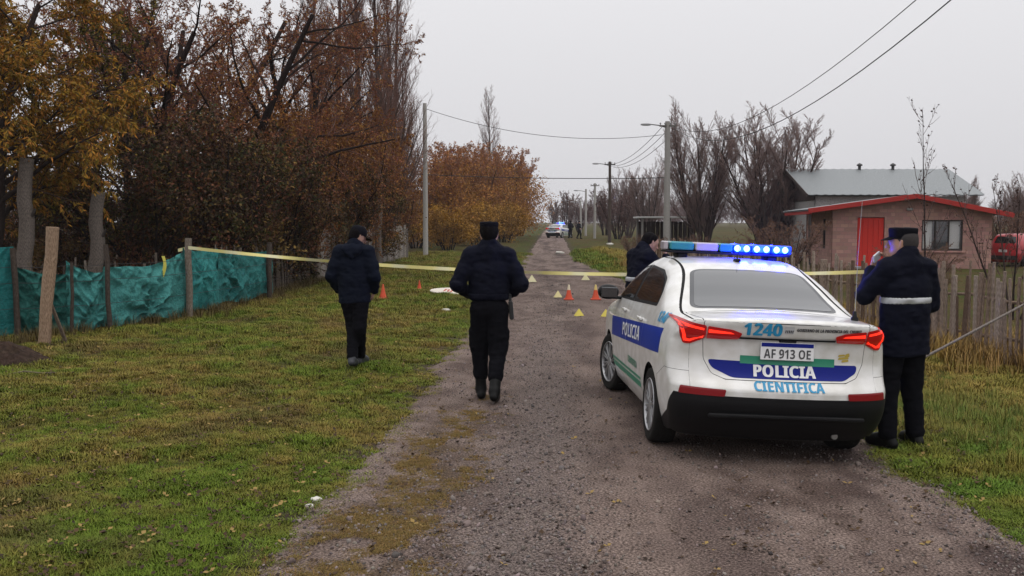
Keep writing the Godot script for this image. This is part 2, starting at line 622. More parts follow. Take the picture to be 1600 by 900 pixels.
func make_houses() -> void:
	var glass := mat(lin(0.015, 0.015, 0.018), 0.05)
	var curtain := mat(lin(0.75, 0.73, 0.71), 0.8)
	# --- the pink block house
	var pink := StandardMaterial3D.new()
	pink.albedo_texture = brick_tex(Color(0.66, 0.505, 0.465), Color(0.56, 0.455, 0.425), 3)
	pink.uv1_triplanar = true
	pink.uv1_scale = Vector3.ONE * 0.42
	pink.roughness = 0.9
	var red := mat(lin(0.34, 0.03, 0.025), 0.6)
	red.metallic_specular = 0.3
	var redd := mat(lin(0.52, 0.03, 0.02), 0.55)
	redd.metallic_specular = 0.3
	var tin := mat(lin(0.29, 0.31, 0.32), 0.55, 0.3)
	tin.albedo_texture = noise_tex(0.02, 4, Color(0.75, 0.75, 0.75), Color.WHITE, 41)
	tin.uv1_triplanar = true
	var dark := mat(lin(0.03, 0.022, 0.02), 0.8)
	var base := Vector3(12.9, gh(13, -39) - 0.02, -39.2)
	var h := thing("brick_house", "low pink block house with red door and red gable fascia", "house", base, deg_to_rad(-8.0))
	# local x 0..6.1 along the front, z 0 front, back at -6.5
	var W := 6.05
	var ap := 3.05
	var o := PackedVector2Array([Vector2(0, 0), Vector2(W, 0), Vector2(W, 2.22), Vector2(ap, 2.78), Vector2(0, 2.36)])
	var door := Rect2(0.95, 0.02, 1.05, 2.03)
	var win := Rect2(3.42, 0.72, 1.55, 1.22)
	var mb := MB.new()
	wall_face(mb, o, [door, win], 0.0, 0.18)
	put("wall", mb, pink, h)
	mb = MB.new()
	wall_face(mb, PackedVector2Array([Vector2(0, 0), Vector2(W, 0), Vector2(W, 2.22), Vector2(ap, 2.78), Vector2(0, 2.36)]), [], -6.5, 0.18)
	put("wall", mb, pink, h)
	# left wall with a narrow window: built in the xy plane and turned
	mb = MB.new()
	var lw := Rect2(1.6, 0.75, 0.7, 1.25)
	wall_face(mb, PackedVector2Array([Vector2(0.18, 0), Vector2(6.5, 0), Vector2(6.5, 2.36), Vector2(0.18, 2.36)]), [lw], 0.0, 0.18)
	var lwall := put("wall", mb, pink, h)
	lwall.rotation.y = -PI / 2
	lwall.position = Vector3(0.001, 0, 0)
	lwall.scale = Vector3(-1, 1, 1)
	window(lwall, lw, 0.0, dark, glass, 0, null)
	slab("wall", h, Vector3(W - 0.09, 1.1, -3.35), Vector3(0.178, 2.2, 6.3), pink)
	# door of boards
	var dr := slab("door", h, Vector3(1.475, 1.03, -0.10), Vector3(1.03, 2.0, 0.05), redd)
	for k in 5:
		slab("board", dr, Vector3(1.475 + (k - 2) * 0.2, 1.03, -0.068), Vector3(0.188, 1.94, 0.022), redd, 0.008)
	slab("handle", dr, Vector3(1.90, 1.02, -0.04), Vector3(0.03, 0.14, 0.05), M.iron)
	slab("step", h, Vector3(1.475, 0.03, 0.35), Vector3(1.4, 0.12, 0.68), mat(lin(0.25, 0.24, 0.23), 0.9))
	var clear := mat(Color(0.5, 0.52, 0.55, 0.10), 0.03)
	clear.transparency = BaseMaterial3D.TRANSPARENCY_ALPHA
	window(h, win, 0.0, dark, clear, 2, pink)
	for sx in [3.66, 4.72]:
		mb = MB.new()
		for k in 12:
			var x0: float = sx - 0.19 + k * 0.032
			var z0 := -0.22 + 0.02 * (k % 2)
			mb.flat([Vector3(x0, 0.8, z0), Vector3(x0, 1.9, z0), Vector3(x0 + 0.032, 1.9, -0.22 + 0.02 * ((k + 1) % 2)), Vector3(x0 + 0.032, 0.8, -0.22 + 0.02 * ((k + 1) % 2))], Vector3(0, 0, 1))
		put("curtain", mb, curtain, h)
	# roof
	mb = MB.new()
	var la := Vector3(ap, 2.93, 0.55)
	var lb := Vector3(ap, 2.93, -6.9)
	ribbed_roof(mb, la, lb, Vector3(-1.05, 2.36, -6.9), Vector3(-1.05, 2.36, 0.55), 22, 0.02)
	var rf1 := put("roof", mb, tin, h)
	mb = MB.new()
	ribbed_roof(mb, la, lb, Vector3(W + 0.62, 2.17, -6.9), Vector3(W + 0.62, 2.17, 0.55), 22, 0.02)
	put("roof", mb, tin, h)
	for e in [[Vector3(-1.05, 2.30, 0.56), Vector3(ap, 2.87, 0.56)], [Vector3(ap, 2.87, 0.56), Vector3(W + 0.62, 2.11, 0.56)]]:
		var mid: Vector3 = (e[0] + e[1]) * 0.5
		var dv: Vector3 = e[1] - e[0]
		mb = MB.new()
		mb.box(Transform3D(Basis(Vector3.BACK, atan2(dv.y, dv.x)), mid), Vector3(dv.length(), 0.19, 0.04), 0.008)
		put("fascia", mb, red, rf1)
	slab("beam", h, Vector3(-0.95, 2.24, -3.1), Vector3(0.1, 0.14, 7.2), red)
	slab("post", h, Vector3(-0.95, 1.08, 0.35), Vector3(0.1, 2.18, 0.1), dark)
	slab("lamp", h, Vector3(ap - 0.12, 2.36, 0.07), Vector3(0.24, 0.1, 0.12), mat(lin(0.3, 0.3, 0.3), 0.5), 0.03)
	# --- the taller house behind it
	var grey := mat(lin(0.46, 0.44, 0.44), 0.9)
	grey.albedo_texture = noise_tex(0.02, 5, Color(0.75, 0.75, 0.75), Color.WHITE, 43)
	grey.uv1_triplanar = true
	var wood := mat(lin(0.045, 0.028, 0.024), 0.85)
	var g := thing("house", "taller grey house with long grey sheet metal roof behind the pink house", "house", Vector3(15.3, gh(15, -50) - 0.02, -49.2), 0.0)
	mb = MB.new()
	wall_face(mb, PackedVector2Array([Vector2(0, 0), Vector2(7.6, 0), Vector2(7.6, 3.2), Vector2(0, 3.2)]), [Rect2(0.7, 1.9, 0.9, 0.9)], 0.0, 0.2)
	put("wall", mb, grey, g)
	window(g, Rect2(0.7, 1.9, 0.9, 0.9), 0.0, wood, glass, 1, null)
	mb = MB.new()
	wall_face(mb, PackedVector2Array([Vector2(0.2, 0), Vector2(7.4, 0), Vector2(7.4, 3.0), Vector2(0.2, 3.0)]), [], 0.0, 0.2)
	var gl := put("wall", mb, grey, g)
	gl.rotation.y = -PI / 2
	gl.scale = Vector3(-1, 1, 1)
	# boarded gable
	for k in 24:
		var z := -0.15 - k * 0.3
		var top := 3.15 + 1.35 * (1.0 - absf(z + 3.75) / 3.75)
		slab("gable_board", g, Vector3(-0.05, (3.01 + top) * 0.5, z), Vector3(0.05, top - 3.01, 0.285), wood, 0.01)
	slab("wall", g, Vector3(7.5, 1.6, -3.7), Vector3(0.198, 3.2, 7.2), grey)
	slab("wall", g, Vector3(3.8, 1.6, -7.4), Vector3(7.2, 3.2, 0.198), grey)
	mb = MB.new()
	ribbed_roof(mb, Vector3(-0.55, 4.76, -3.75), Vector3(8.3, 4.76, -3.75), Vector3(8.3, 3.25, 0.45), Vector3(-0.55, 3.25, 0.45), 20, 0.03)
	var r2 := put("roof", mb, tin, g)
	mb = MB.new()
	ribbed_roof(mb, Vector3(-0.55, 4.76, -3.75), Vector3(8.3, 4.76, -3.75), Vector3(8.3, 3.25, -7.95), Vector3(-0.55, 3.25, -7.95), 20, 0.03)
	put("roof", mb, tin, g)
	for s in [-1.0, 1.0]:
		mb = MB.new()
		var dz := 4.2
		mb.box(Transform3D(Basis(Vector3.RIGHT, s * atan2(1.51, dz)), Vector3(-0.57, 3.98, -3.75 + s * dz * 0.5)), Vector3(0.04, 0.16, 4.5), 0.008)
		put("barge_board", mb, wood, r2)
	for cx in [3.45, 5.25]:
		mb = MB.new()
		mb.lathe(Transform3D(Basis(), Vector3(cx, 4.6, -3.6)), [Vector2(0.08, 0), Vector2(0.08, 0.32), Vector2(0.15, 0.33), Vector2(0.15, 0.40), Vector2(0.02, 0.48)], 12)
		put("flue", mb, M.iron, r2)
	# --- low shed by the bare trees
	var sh := thing("shed", "low open shed with pale flat roof under the bare trees", "shed", Vector3(8.0, gh(9.5, -60), -60.0), 0.0)
	slab("roof", sh, Vector3(1.7, 2.15, -1.0), Vector3(3.9, 0.09, 2.8), mat(lin(0.5, 0.5, 0.5), 0.7))
	for q in [[0.0, 0.2], [1.7, 0.2], [3.4, 0.2], [0.0, -2.2], [3.4, -2.2]]:
		slab("post", sh, Vector3(q[0], 1.05, q[1]), Vector3(0.12, 2.1, 0.12), mat(lin(0.2, 0.19, 0.18), 0.9))
	for k in 12:
		slab("board", sh, Vector3(0.15 + k * 0.29, 0.95, -2.28), Vector3(0.27, 1.9, 0.03), wood, 0.006)

# ---------------------------------------------------------------- fences
func stake(parent: Node, called: String, a: Vector3, top: Vector3, w: float, t: float, col: Color, round_ := false) -> void:
	var mb := MB.new()
	mb.col = col
	var up := (top - a)
	var b := Basis(Quaternion(Vector3.UP, up.normalized()))
	if round_:
		var p := []
		var r := []
		for k in 6:
			var q := a.lerp(top, k / 5.0) + Vector3(rf(-0.012, 0.012), 0, rf(-0.012, 0.012)) * (1.0 if k > 0 else 0.0)
			p.append(q)
			r.append(w * 0.5 * rf(0.92, 1.06) * (1.0 - 0.06 * k / 5.0))
		mb.tube(p, r, 9)
	else:
		mb.box(Transform3D(b.rotated(Vector3.UP, 0.0), (a + top) * 0.5), Vector3(w, up.length(), t), 0.006)
	put(called, mb, M.wood, parent)

func tarp(label: String, a: Vector3, b: Vector3, ha: float, hb: float, sag: float, lift: float, sd: float, tone: Color, fold := 1.0) -> void:
	var mb := MB.new()
	var nu := 72
	var nv := 44
	var along := (b - a)
	var out := Vector3(-along.z, 0, along.x).normalized()
	if out.z < 0.0:
		out = -out
	var wid := along.length()
	var tr := RandomNumberGenerator.new()
	tr.seed = int(sd * 100.0)
	var pins := [[Vector2(0, 1.2), 5.0 + tr.randf() * 2.0, tr.randf() * TAU, 0.045], [Vector2(wid, 1.2), 5.0 + tr.randf() * 2.0, tr.randf() * TAU, 0.045]]
	for k in 4:
		pins.append([Vector2(tr.randf_range(0.1, 0.9) * wid, [1.25, -0.1, 1.2, tr.randf()][k]), tr.randf_range(2.5, 5.0), tr.randf() * TAU, tr.randf_range(0.02, 0.05)])
	for iv in nv + 1:
		var v := float(iv) / nv
		for iu in nu + 1:
			var u := float(iu) / nu
			var ga := a.lerp(b, u)
			var g := gh(ga.x, ga.z)
			var top := lerpf(ha, hb, u) - sag * 4.0 * u * (1.0 - u) * (1.0 + 0.25 * sin(u * 7.0 + sd))
			var y := lerpf(g + lift + 0.05 * sin(u * 9.0 + sd * 3.0), g + top, v)
			# creases running out from the tied points, a slack belly and a hanging swag
			var q := Vector2(u * wid, v * 1.15)
			var env: float = sin(PI * u) * (0.25 + 0.75 * sin(PI * v))
			var w := 0.0
			for pn in pins:
				var rel: Vector2 = q - pn[0]
				var rr := rel.length()
				var ang := rel.angle()
				var ph: float = ang * pn[1] + pn[2] + 1.2 * nz.get_noise_2d(q.x * 2.0 + sd, q.y * 2.0)
				w += pn[3] * (1.0 - 2.0 * absf(sin(ph))) * smoothstep(0.0, 0.18, rr) * exp(-rr * 1.5)
			w += 0.035 * nz.get_noise_2d(q.x * 1.4 + sd * 9.0, q.y * 1.4) + 0.010 * nz.get_noise_2d(q.x * 6.0, q.y * 6.0 + sd)
			var p := ga + out * (-0.10 + fold * w * (0.3 + env) + 0.09 * sin(PI * u) * sin(PI * v))
			mb.v.append(Vector3(p.x, y, p.z))
			mb.n.append(out)
			var cc := tone
			mb.c.append(cc)
			mb.uv.append(Vector2(u, v))
	for iv in nv:
		for iu in nu:
			var k := iv * (nu + 1) + iu
			mb.quad(k, k + 1, k + nu + 2, k + nu + 1)
	var nx := nu + 1
	for r in nv + 1:
		for q in nx:
			var e1 := mb.v[r * nx + mini(q + 1, nx - 1)] - mb.v[r * nx + maxi(q - 1, 0)]
			var e2 := mb.v[mini(r + 1, nv) * nx + q] - mb.v[maxi(r - 1, 0) * nx + q]
			var nn := e1.cross(e2).normalized()
			mb.n[r * nx + q] = nn if nn.dot(out) > 0.0 else -nn
	tag(put("tarpaulin", mb, M.tarp, self), label, "tarpaulin", "tarpaulins on the left fence")

func sag_shape(u: float) -> float:
	return 4.0 * u * (1.0 - u)

func gp(x: float, d: float, h := 0.0) -> Vector3:
	return Vector3(x, gh(x, -d) + h, -d)

func make_left_fence() -> void:
	var f := thing("post_fence", "old post and wire fence behind the green tarpaulins", "fence")
	var grey := Color(0.38, 0.32, 0.27)
	var dk := Color(0.14, 0.11, 0.095)
	var pts := [gp(-9.6, 13.0), gp(-7.75, 15.2), gp(-7.15, 15.7), gp(-6.73, 16.2), gp(-6.05, 18.2), gp(-5.75, 23.0), gp(-6.0, 30.0)]
	var hs := [1.5, 1.4, 1.15, 1.43, 1.50, 1.35, 1.45]
	var ws := [0.12, 0.09, 0.06, 0.085, 0.135, 0.14, 0.12]
	for k in pts.size():
		stake(f, "post", pts[k] - Vector3(0, 0.15, 0), pts[k] + Vector3(rf(-0.05, 0.05), hs[k], 0), ws[k], ws[k], grey if k in [4, 6] else dk, true)
	for k in pts.size() - 1:
		for hh in [0.45, 0.85, 1.1]:
			var mb := MB.new()
			var a: Vector3 = pts[k] + Vector3(0, hh, 0)
			var b: Vector3 = pts[k + 1] + Vector3(0, hh, 0)
			mb.tube([a, a.lerp(b, 0.5) - Vector3(0, 0.02, 0), b], [0.004, 0.004, 0.004], 4)
			put("wire", mb, M.wire, f)
	# thin stakes poking up behind the tarps
	var n := 0
	for k in range(1, 6):
		var a: Vector3 = pts[k]
		var b: Vector3 = pts[k + 1]
		var cnt := int(a.distance_to(b) / 0.2)
		for j in cnt:
			var q := a.lerp(b, (j + rf(0.2, 0.8)) / cnt)
			q = gp(q.x - 0.26, -q.z + 0.08)
			stake(f, "stake", q - Vector3(0, 0.1, 0), q + Vector3(rf(-0.06, 0.06), rf(0.95, 1.32), rf(-0.04, 0.04)), rf(0.02, 0.05), 0.025, grey.lerp(dk, rf(0, 1)))
			n += 1
	# the thick pale post with its strut
	var t := thing("timber_post", "thick pale leaning timber post with a thin strut", "post")
	var b0 := gp(-7.02, 14.45)
	stake(t, "post", b0 - Vector3(0, 0.25, 0), b0 + Vector3(0.20, 1.75, -0.03), 0.19, 0.19, Color(0.62, 0.44, 0.31), true)
	stake(t, "strut", gp(-6.72, 14.6, -0.03), b0 + Vector3(0.06, 0.85, 0.0), 0.045, 0.04, Color(0.24, 0.19, 0.15))
	# dead trunks standing behind
	for q in [[36.0, 19.5, 248.0, 0.30, "tall grey stump behind the leaning pale post"], [146.0, 20.5, 300.0, 0.30, "shorter broken grey stump right of the tallest one"], [590.0, 40.0, 252.0, 0.27, "slim grey dead trunk above the far board fence"]]:
		var x := px(q[0], q[1])
		var st := thing("dead_trunk", q[4], "dead tree", gp(x, q[1]), 0.0, "dead trunks behind the left fence")
		var top: float = py(q[2], q[1]) - gh(x, -q[1])
		var mb := MB.new()
		mb.col = Color(0.30, 0.25, 0.215)
		var p := []
		var r := []
		for k in 9:
			var s := k / 8.0
			p.append(Vector3(0.12 * s + 0.03 * sin(k * 1.7), -0.2 + (top + 0.2) * s, 0.02 * cos(k * 2.1)))
			r.append(q[3] * 0.5 * (1.12 - 0.25 * s))
		mb.tube(p, r, 11)
		put("trunk", mb, M.bark, st)
		mb = MB.new()
		mb.col = Color(0.15, 0.125, 0.11)
		mb.tube([p[5], p[5] + Vector3(0.14, 0.10, 0.05), p[5] + Vector3(0.2, 0.22, 0.06)], [0.05, 0.035, 0.02], 6)
		put("limb_stub", mb, M.bark, st)
	# tarpaulins
	var teal := Color(0.08, 0.30, 0.28)
	tarp("dark green tarpaulin at the far left, left of the leaning post", gp(-9.6, 13.0), gp(-7.74, 15.2), 1.42, 1.42, 0.02, 0.02, 1.3, Color(0.030, 0.20, 0.20))
	tarp("dull ribbed green netting just behind the leaning pale post", gp(-7.76, 15.15), gp(-7.14, 15.72), 1.12, 0.95, 0.05, 0.03, 4.7, Color(0.03, 0.13, 0.115), 1.6)
	tarp("narrow bright teal tarpaulin left of the dark thin post", gp(-7.16, 15.7), gp(-6.72, 16.22), 1.18, 0.98, 0.06, 0.02, 2.2, teal, 1.3)
	tarp("widest bright teal tarpaulin sagging between two posts", gp(-6.73, 16.2), gp(-6.04, 18.22), 1.06, 1.24, 0.10, 0.06, 3.1, teal, 1.5)
	tarp("narrow teal tarpaulin just right of the grey round post", gp(-6.05, 18.2), gp(-5.92, 19.95), 1.32, 1.26, 0.05, 0.06, 5.5, Color(0.05, 0.27, 0.255), 1.3)
	tarp("crumpled dark teal tarpaulin drooping at the right end", gp(-5.93, 19.85), gp(-5.72, 23.6), 1.26, 1.18, 0.12, 0.10, 6.4, Color(0.04, 0.21, 0.20), 1.9)
	# grey board fence further on
	var bf := thing("board_fence", "grey upright board fence beyond the tarpaulins", "fence")
	var a2 := gp(-6.0, 30.2)
	var b2 := gp(-5.55, 50.0)
	var shades := [Color(0.52, 0.48, 0.46), Color(0.40, 0.365, 0.35), Color(0.62, 0.58, 0.56)]
	for k in 62:
		var q := a2.lerp(b2, k / 62.0)
		q = gp(q.x, -q.z)
		stake(bf, "board", q - Vector3(0, 0.05, 0), q + Vector3(rf(-0.02, 0.02), rf(1.48, 1.66), 0), 0.025, 0.30, shades[k % 3])
	for k in 11:
		var q := a2.lerp(b2, k / 10.0)
		q = gp(q.x + 0.05, -q.z)
		stake(bf, "post", q - Vector3(0, 0.2, 0), q + Vector3(0, 1.75, 0), 0.10, 0.10, Color(0.66, 0.61, 0.56))
	# return of the board fence, facing the camera
	for k in 9:
		var q := gp(-5.5 - k * 0.32, 50.2)
		stake(bf, "board", q - Vector3(0, 0.05, 0), q + Vector3(0, rf(1.5, 1.68), 0), 0.30, 0.025, shades[(k + 1) % 3])

func make_right_fence() -> void:
	var f := thing("picket_fence", "rough grey stake fence along the right of the road", "fence")
	var line := [Vector2(7.0, 9.0), Vector2(6.25, 13.3), Vector2(5.5, 18.0), Vector2(5.1, 26.0), Vector2(5.3, 40.0)]
	var cols := [Color(0.44, 0.33, 0.25), Color(0.53, 0.42, 0.34), Color(0.28, 0.195, 0.145), Color(0.64, 0.53, 0.44)]
	for k in line.size() - 1:
		var a: Vector2 = line[k]
		var b: Vector2 = line[k + 1]
		var gap := 0.085 if k < 2 else (0.17 if k == 2 else 0.24)
		var n := int(a.distance_to(b) / gap)
		var dirv := (b - a).normalized()
		for j in n:
			var q := a.lerp(b, (j + rf(0.25, 0.75)) / n)
			var g := gp(q.x + rf(-0.02, 0.02), q.y)
			if rf(0, 1) < 0.06:
				continue
			var mb := MB.new()
			mb.col = cols[rng.randi() % 4]
			var h := rf(1.05, 1.34)
			if rf(0, 1) < 0.12:
				h = rf(0.7, 0.95)
			var w := rf(0.03, 0.075)
			var lean := Vector3(rf(-0.05, 0.05), 0, rf(-0.05, 0.05))
			var yb := Basis(Vector3.UP, atan2(dirv.y, dirv.x) + rf(-0.25, 0.25))
			var up := (Vector3.UP * h + lean).normalized()
			mb.box(Transform3D(Basis(Quaternion(Vector3.UP, up)) * yb, g + Vector3(0, h * 0.5 - 0.05, 0) + lean * 0.5), Vector3(w, h + 0.1, rf(0.018, 0.035)), 0.006)
			put("picket", mb, M.wood, f)
		for hh in [0.35, 0.85]:
			var mb := MB.new()
			mb.col = cols[0]
			var p := []
			var r := []
			for s in 7:
				var q := a.lerp(b, s / 6.0)
				p.append(gp(q.x + 0.05, q.y, hh + rf(-0.03, 0.03)))
				r.append(0.022)
			mb.tube(p, r, 6)
			put("rail", mb, M.wood, f)
	for q in [[6.62, 11.2], [6.12, 14.0], [6.07, 14.35], [5.6, 17.4], [5.3, 22.0], [5.12, 27.5]]:
		stake(f, "post", gp(q[0], q[1], -0.2), gp(q[0] + rf(-0.03, 0.03), q[1], rf(1.2, 1.32)), 0.13, 0.12, cols[1], true)
	# long pale pole leaning on the fence
	var p := thing("leaning_pole", "long thin pale pole leaning up against the stake fence", "pole")
	var mb := MB.new()
	mb.col = Color(0.42, 0.38, 0.33)
	var a := gp(3.95, 10.9, 0.005)
	var b := gp(6.70, 11.3, 1.30)
	mb.tube([a, a.lerp(b, 0.33) + Vector3(0, -0.015, 0), a.lerp(b, 0.66) + Vector3(0, -0.012, 0), b], [0.018, 0.016, 0.015, 0.012], 7)
	put("shaft", mb, M.wood, p)

# ---------------------------------------------------------------- poles, wires and tape
func wire(label: String, a: Vector3, b: Vector3, sag: float, r := 0.012) -> void:
	var mb := MB.new()
	var p := []
	var rr := []
	for k in 25:
		var t := k / 24.0
		p.append(a.lerp(b, t) - Vector3(0, sag * 4.0 * t * (1.0 - t), 0))
		rr.append(r)
	mb.tube(p, rr, 5)
	tag(put("overhead_wire", mb, M.wire, self), label, "wire", "overhead wires")

func utility_pole(label: String, x: float, d: float, h: float, r: float, col: Color, lamp: bool, arm: bool) -> Node3D:
	var o := thing("utility_pole", label, "pole", gp(x, d), 0.0, "poles along the road")
	var mb := MB.new()
	mb.col = col
	mb.tube([Vector3(0, -0.4, 0), Vector3(0.01, h * 0.5, 0), Vector3(0, h, 0)], [r, r * 0.88, r * 0.72], 10)
	put("shaft", mb, M.concrete, o)
	if arm:
		mb = MB.new()
		mb.col = col * 0.7
		mb.box(Transform3D(Basis(), Vector3(0, h - 0.25, 0.08)), Vector3(0.9, 0.09, 0.08), 0.01)
		put("crossarm", mb, M.wood, o)
		for sx in [-0.4, -0.15, 0.15, 0.4]:
			mb = MB.new()
			mb.lathe(Transform3D(Basis(), Vector3(sx, h - 0.21, 0.08)), [Vector2(0.02, 0), Vector2(0.02, 0.05), Vector2(0.045, 0.06), Vector2(0.045, 0.12), Vector2(0.01, 0.14)], 8)
			put("insulator", mb, mat(lin(0.2, 0.2, 0.2), 0.4), o)
	if lamp:
		mb = MB.new()
		mb.col = Color(0.2, 0.2, 0.2)
		mb.tube([Vector3(0, h - 0.35, 0), Vector3(-0.5, h - 0.22, 0.1), Vector3(-0.95, h - 0.18, 0.2)], [0.035, 0.03, 0.028], 7)
		var br := put("lamp_bracket", mb, M.concrete, o)
		mb = MB.new()
		rounded_blob(mb, Vector3(-1.2, h - 0.19, 0.25), Vector3(0.30, 0.07, 0.12), 2.4)
		put("lamp_head", mb, mat(lin(0.3, 0.3, 0.31), 0.5), br)
	return o

func make_poles() -> void:
	var conc := Color(0.58, 0.56, 0.54)
	var brown := Color(0.10, 0.075, 0.065)
	var xl := px(665, 54.0)
	utility_pole("tall pale concrete pole left of the road", xl, 54.0, py(165, 54.0) - 0.0, 0.15, conc, false, false)
	var xr := px(1041, 53.0)
	utility_pole("nearest grey street lamp pole beyond the police car", xr, 53.0, py(192, 53.0), 0.19, conc * 0.7, true, true)
	utility_pole("dark brown wooden pole with lamp right of the road", px(952, 82.0), 82.0, py(254, 82.0) - 0.15, 0.15, brown, true, true)
	utility_pole("thin pale pole just left of the brown wooden pole", px(929, 100.0), 100.0, py(288, 100.0) - 0.25, 0.15, conc * 0.9, false, true)
	utility_pole("second thin pale pole behind, nearer the road", px(915, 118.0), 118.0, py(296, 118.0) - 0.35, 0.15, conc * 0.9, true, false)
	utility_pole("farthest thin pole with a lamp by the far patrol car", px(907, 135.0), 135.0, py(314, 135.0) - 0.4, 0.14, conc * 0.85, true, false)
	# wires
	var top := Vector3(xr, py(198, 53.0), -52.9)
	wire("upper of two wires crossing the sky at top right", Vector3(xr + 0.1, py(197, 53.0), -53.0), Vector3(7.55, 7.4, -10.0), 1.9, 0.010)
	wire("lower of two wires crossing the sky at top right", Vector3(xr + 0.35, py(203, 53.0), -52.9), Vector3(7.7, 7.1, -10.0), 2.1, 0.013)
	wire("wire from the tall left pole across to the street lamp pole", Vector3(xl + 0.05, py(172, 54.0), -54.0), Vector3(xr - 0.3, py(212, 53.0), -53.0), 0.75, 0.014)
	wire("low dark wire spanning the road from left trees to right", Vector3(px(640, 62.0), py(272, 62.0), -62.0), Vector3(px(1048, 56.0), py(278, 56.0), -56.0), 0.15, 0.022)
	for k in 3:
		wire(["outer wire from street lamp pole to brown pole", "middle wire from street lamp pole to brown pole", "inner wire from street lamp pole to brown pole"][k], Vector3(xr - 0.3 + 0.25 * k, py(200 + 6 * k, 53.0), -53.0), Vector3(px(952, 82.0) - 0.3 + 0.3 * k, py(258 + 2 * k, 82.0), -82.0), 0.55, 0.016)
	# --- barrier tape
	var tp := MB.new()
	var stops := [Vector3(-6.35, 1.30, -18.5), Vector3(-6.02, 1.36, -18.12), Vector3(5.83, 1.02, -15.9)]
	for seg in 2:
		var a: Vector3 = stops[seg]
		var b: Vector3 = stops[seg + 1]
		var n := 6 if seg == 0 else 90
		var s := tp.v.size()
		for k in n + 1:
			var t := float(k) / n
			var c := a.lerp(b, t) - Vector3(0, (0.22 if seg else 0.0) * 4.0 * t * (1.0 - t), 0)
			var tw := 0.55 * sin(t * 9.0) * sin(t * 31.0 + 1.0)
			var up := Vector3(0, cos(tw), sin(tw)) * 0.030
			var nn := Vector3(0, -sin(tw), cos(tw))
			tp.col = Color(0.70, 0.62, 0.24) if int(floor(t * 60.0)) % 4 else Color(0.66, 0.62, 0.38)
			tp.vert(c + up, nn)
			tp.vert(c - up, nn)
		for k in n:
			tp.quad(s + k * 2, s + k * 2 + 2, s + k * 2 + 3, s + k * 2 + 1)
	tag(put("barrier_tape", tp, M.plain, self), "yellow barrier tape strung across the road from fence to fence", "tape")
	var t2 := MB.new()
	t2.col = Color(0.62, 0.55, 0.10)
	var st := t2.v.size()
	for k in 12:
		var t := k / 11.0
		var c := Vector3(-6.32 + 0.03 * sin(t * 5.0), lerpf(1.22, 0.75, t), -17.62)
		t2.vert(c + Vector3(0.03, 0, 0.01 * sin(t * 8.0)), Vector3(0, 0, 1))
		t2.vert(c - Vector3(0.03, 0, 0.01 * sin(t * 8.0)), Vector3(0, 0, 1))
	for k in 11:
		t2.quad(st + k * 2, st + k * 2 + 2, st + k * 2 + 3, st + k * 2 + 1)
	tag(put("tape_end", t2, M.plain, self), "loose yellow tape end hanging over the widest teal tarpaulin", "tape")

# ---------------------------------------------------------------- trees and shrubs
func leaf(mb: MB, p: Vector3, d: Vector3, l: float, w: float, col: Color) -> void:
	var side := d.cross(Vector3(rf(-1, 1), rf(-1, 1), rf(-1, 1))).normalized()
	var nn := side.cross(d).normalized()
	var s := mb.v.size()
	var m := p + d * (l * 0.5)
	mb.v.append(p); mb.v.append(m + side * w); mb.v.append(p + d * l); mb.v.append(m - side * w)
	for k in 4:
		mb.n.append(nn)
		mb.c.append(col)
		mb.uv.append(Vector2.ZERO)
	# clockwise as seen along -nn
	mb.i.append(s); mb.i.append(s + 2); mb.i.append(s + 1)
	mb.i.append(s); mb.i.append(s + 3); mb.i.append(s + 2)

func tint(cols: Array) -> Color:
	var c: Color = cols[rng.randi() % cols.size()]
	var g := rf(0.72, 1.25)
	return Color(c.r * g, c.g * g * rf(0.92, 1.06), c.b * g)

func rand_dir() -> Vector3:
	var z := rf(-1, 1)
	var a := rf(0, TAU)
	var r := sqrt(1.0 - z * z)
	return Vector3(r * cos(a), z, r * sin(a))

# S: species; wood goes into w, twigs into t, leaves into lf
func grow(w: MB, t: MB, lf: MB, p: Vector3, dir: Vector3, length: float, r: float, lvl: int, S: Dictionary) -> void:
	var seg: int = S.seg[lvl]
	var path := [p]
	var rad := [r]
	var d := dir
	var r1: float = r * S.taper[lvl]
	for k in seg:
		d = (d + rand_dir() * S.wander[lvl] + Vector3.UP * S.trop[lvl]).normalized()
		p += d * (length / seg)
		path.append(p)
		rad.append(lerpf(r, r1, (k + 1.0) / seg))
	var mb := w if lvl <= S.wood else t
	var g := rf(0.8, 1.15)
	var bc: Color = S.bark if lvl <= S.wood else S.twig
	mb.col = Color(bc.r * g, bc.g * g, bc.b * g)
	mb.tube(path, rad, [8, 6, 4, 3, 3][lvl], false)
	if lvl + 1 < S.n.size():
		var n: int = S.n[lvl]
		for k in n:
			var u := lerpf(S.from[lvl], 1.0, (k + rf(0.0, 1.0)) / n)
			var f := u * seg
			var i0 := mini(int(f), seg - 1)
			var q: Vector3 = path[i0].lerp(path[i0 + 1], f - i0)
			var dd: Vector3 = (path[i0 + 1] - path[i0]).normalized()
			var ax := dd.cross(rand_dir()).normalized()
			var cd := dd.rotated(ax, S.angle[lvl] * rf(0.7, 1.3))
			var shape: float = lerpf(1.0, S.tip[lvl], (u - S.from[lvl]) / maxf(0.01, 1.0 - S.from[lvl]))
			grow(w, t, lf, q, cd, length * S.ratio[lvl] * shape * rf(0.7, 1.2), maxf(lerpf(r, r1, u) * S.rr[lvl], S.rmin), lvl + 1, S)
	if lvl >= S.get("leaf_from", 99):
		for k in S.leaves:
			var u := rf(0.15, 1.0)
			var f := u * seg
			var i0 := mini(int(f), seg - 1)
			var q: Vector3 = path[i0].lerp(path[i0 + 1], f - i0)
			var ld: Vector3 = (rand_dir() + d * 0.6 + Vector3.DOWN * S.get("droop", 0.3)).normalized()
			leaf(lf, q, ld, S.ll * rf(0.7, 1.3), S.lw * rf(0.7, 1.3), tint(S.lcol))

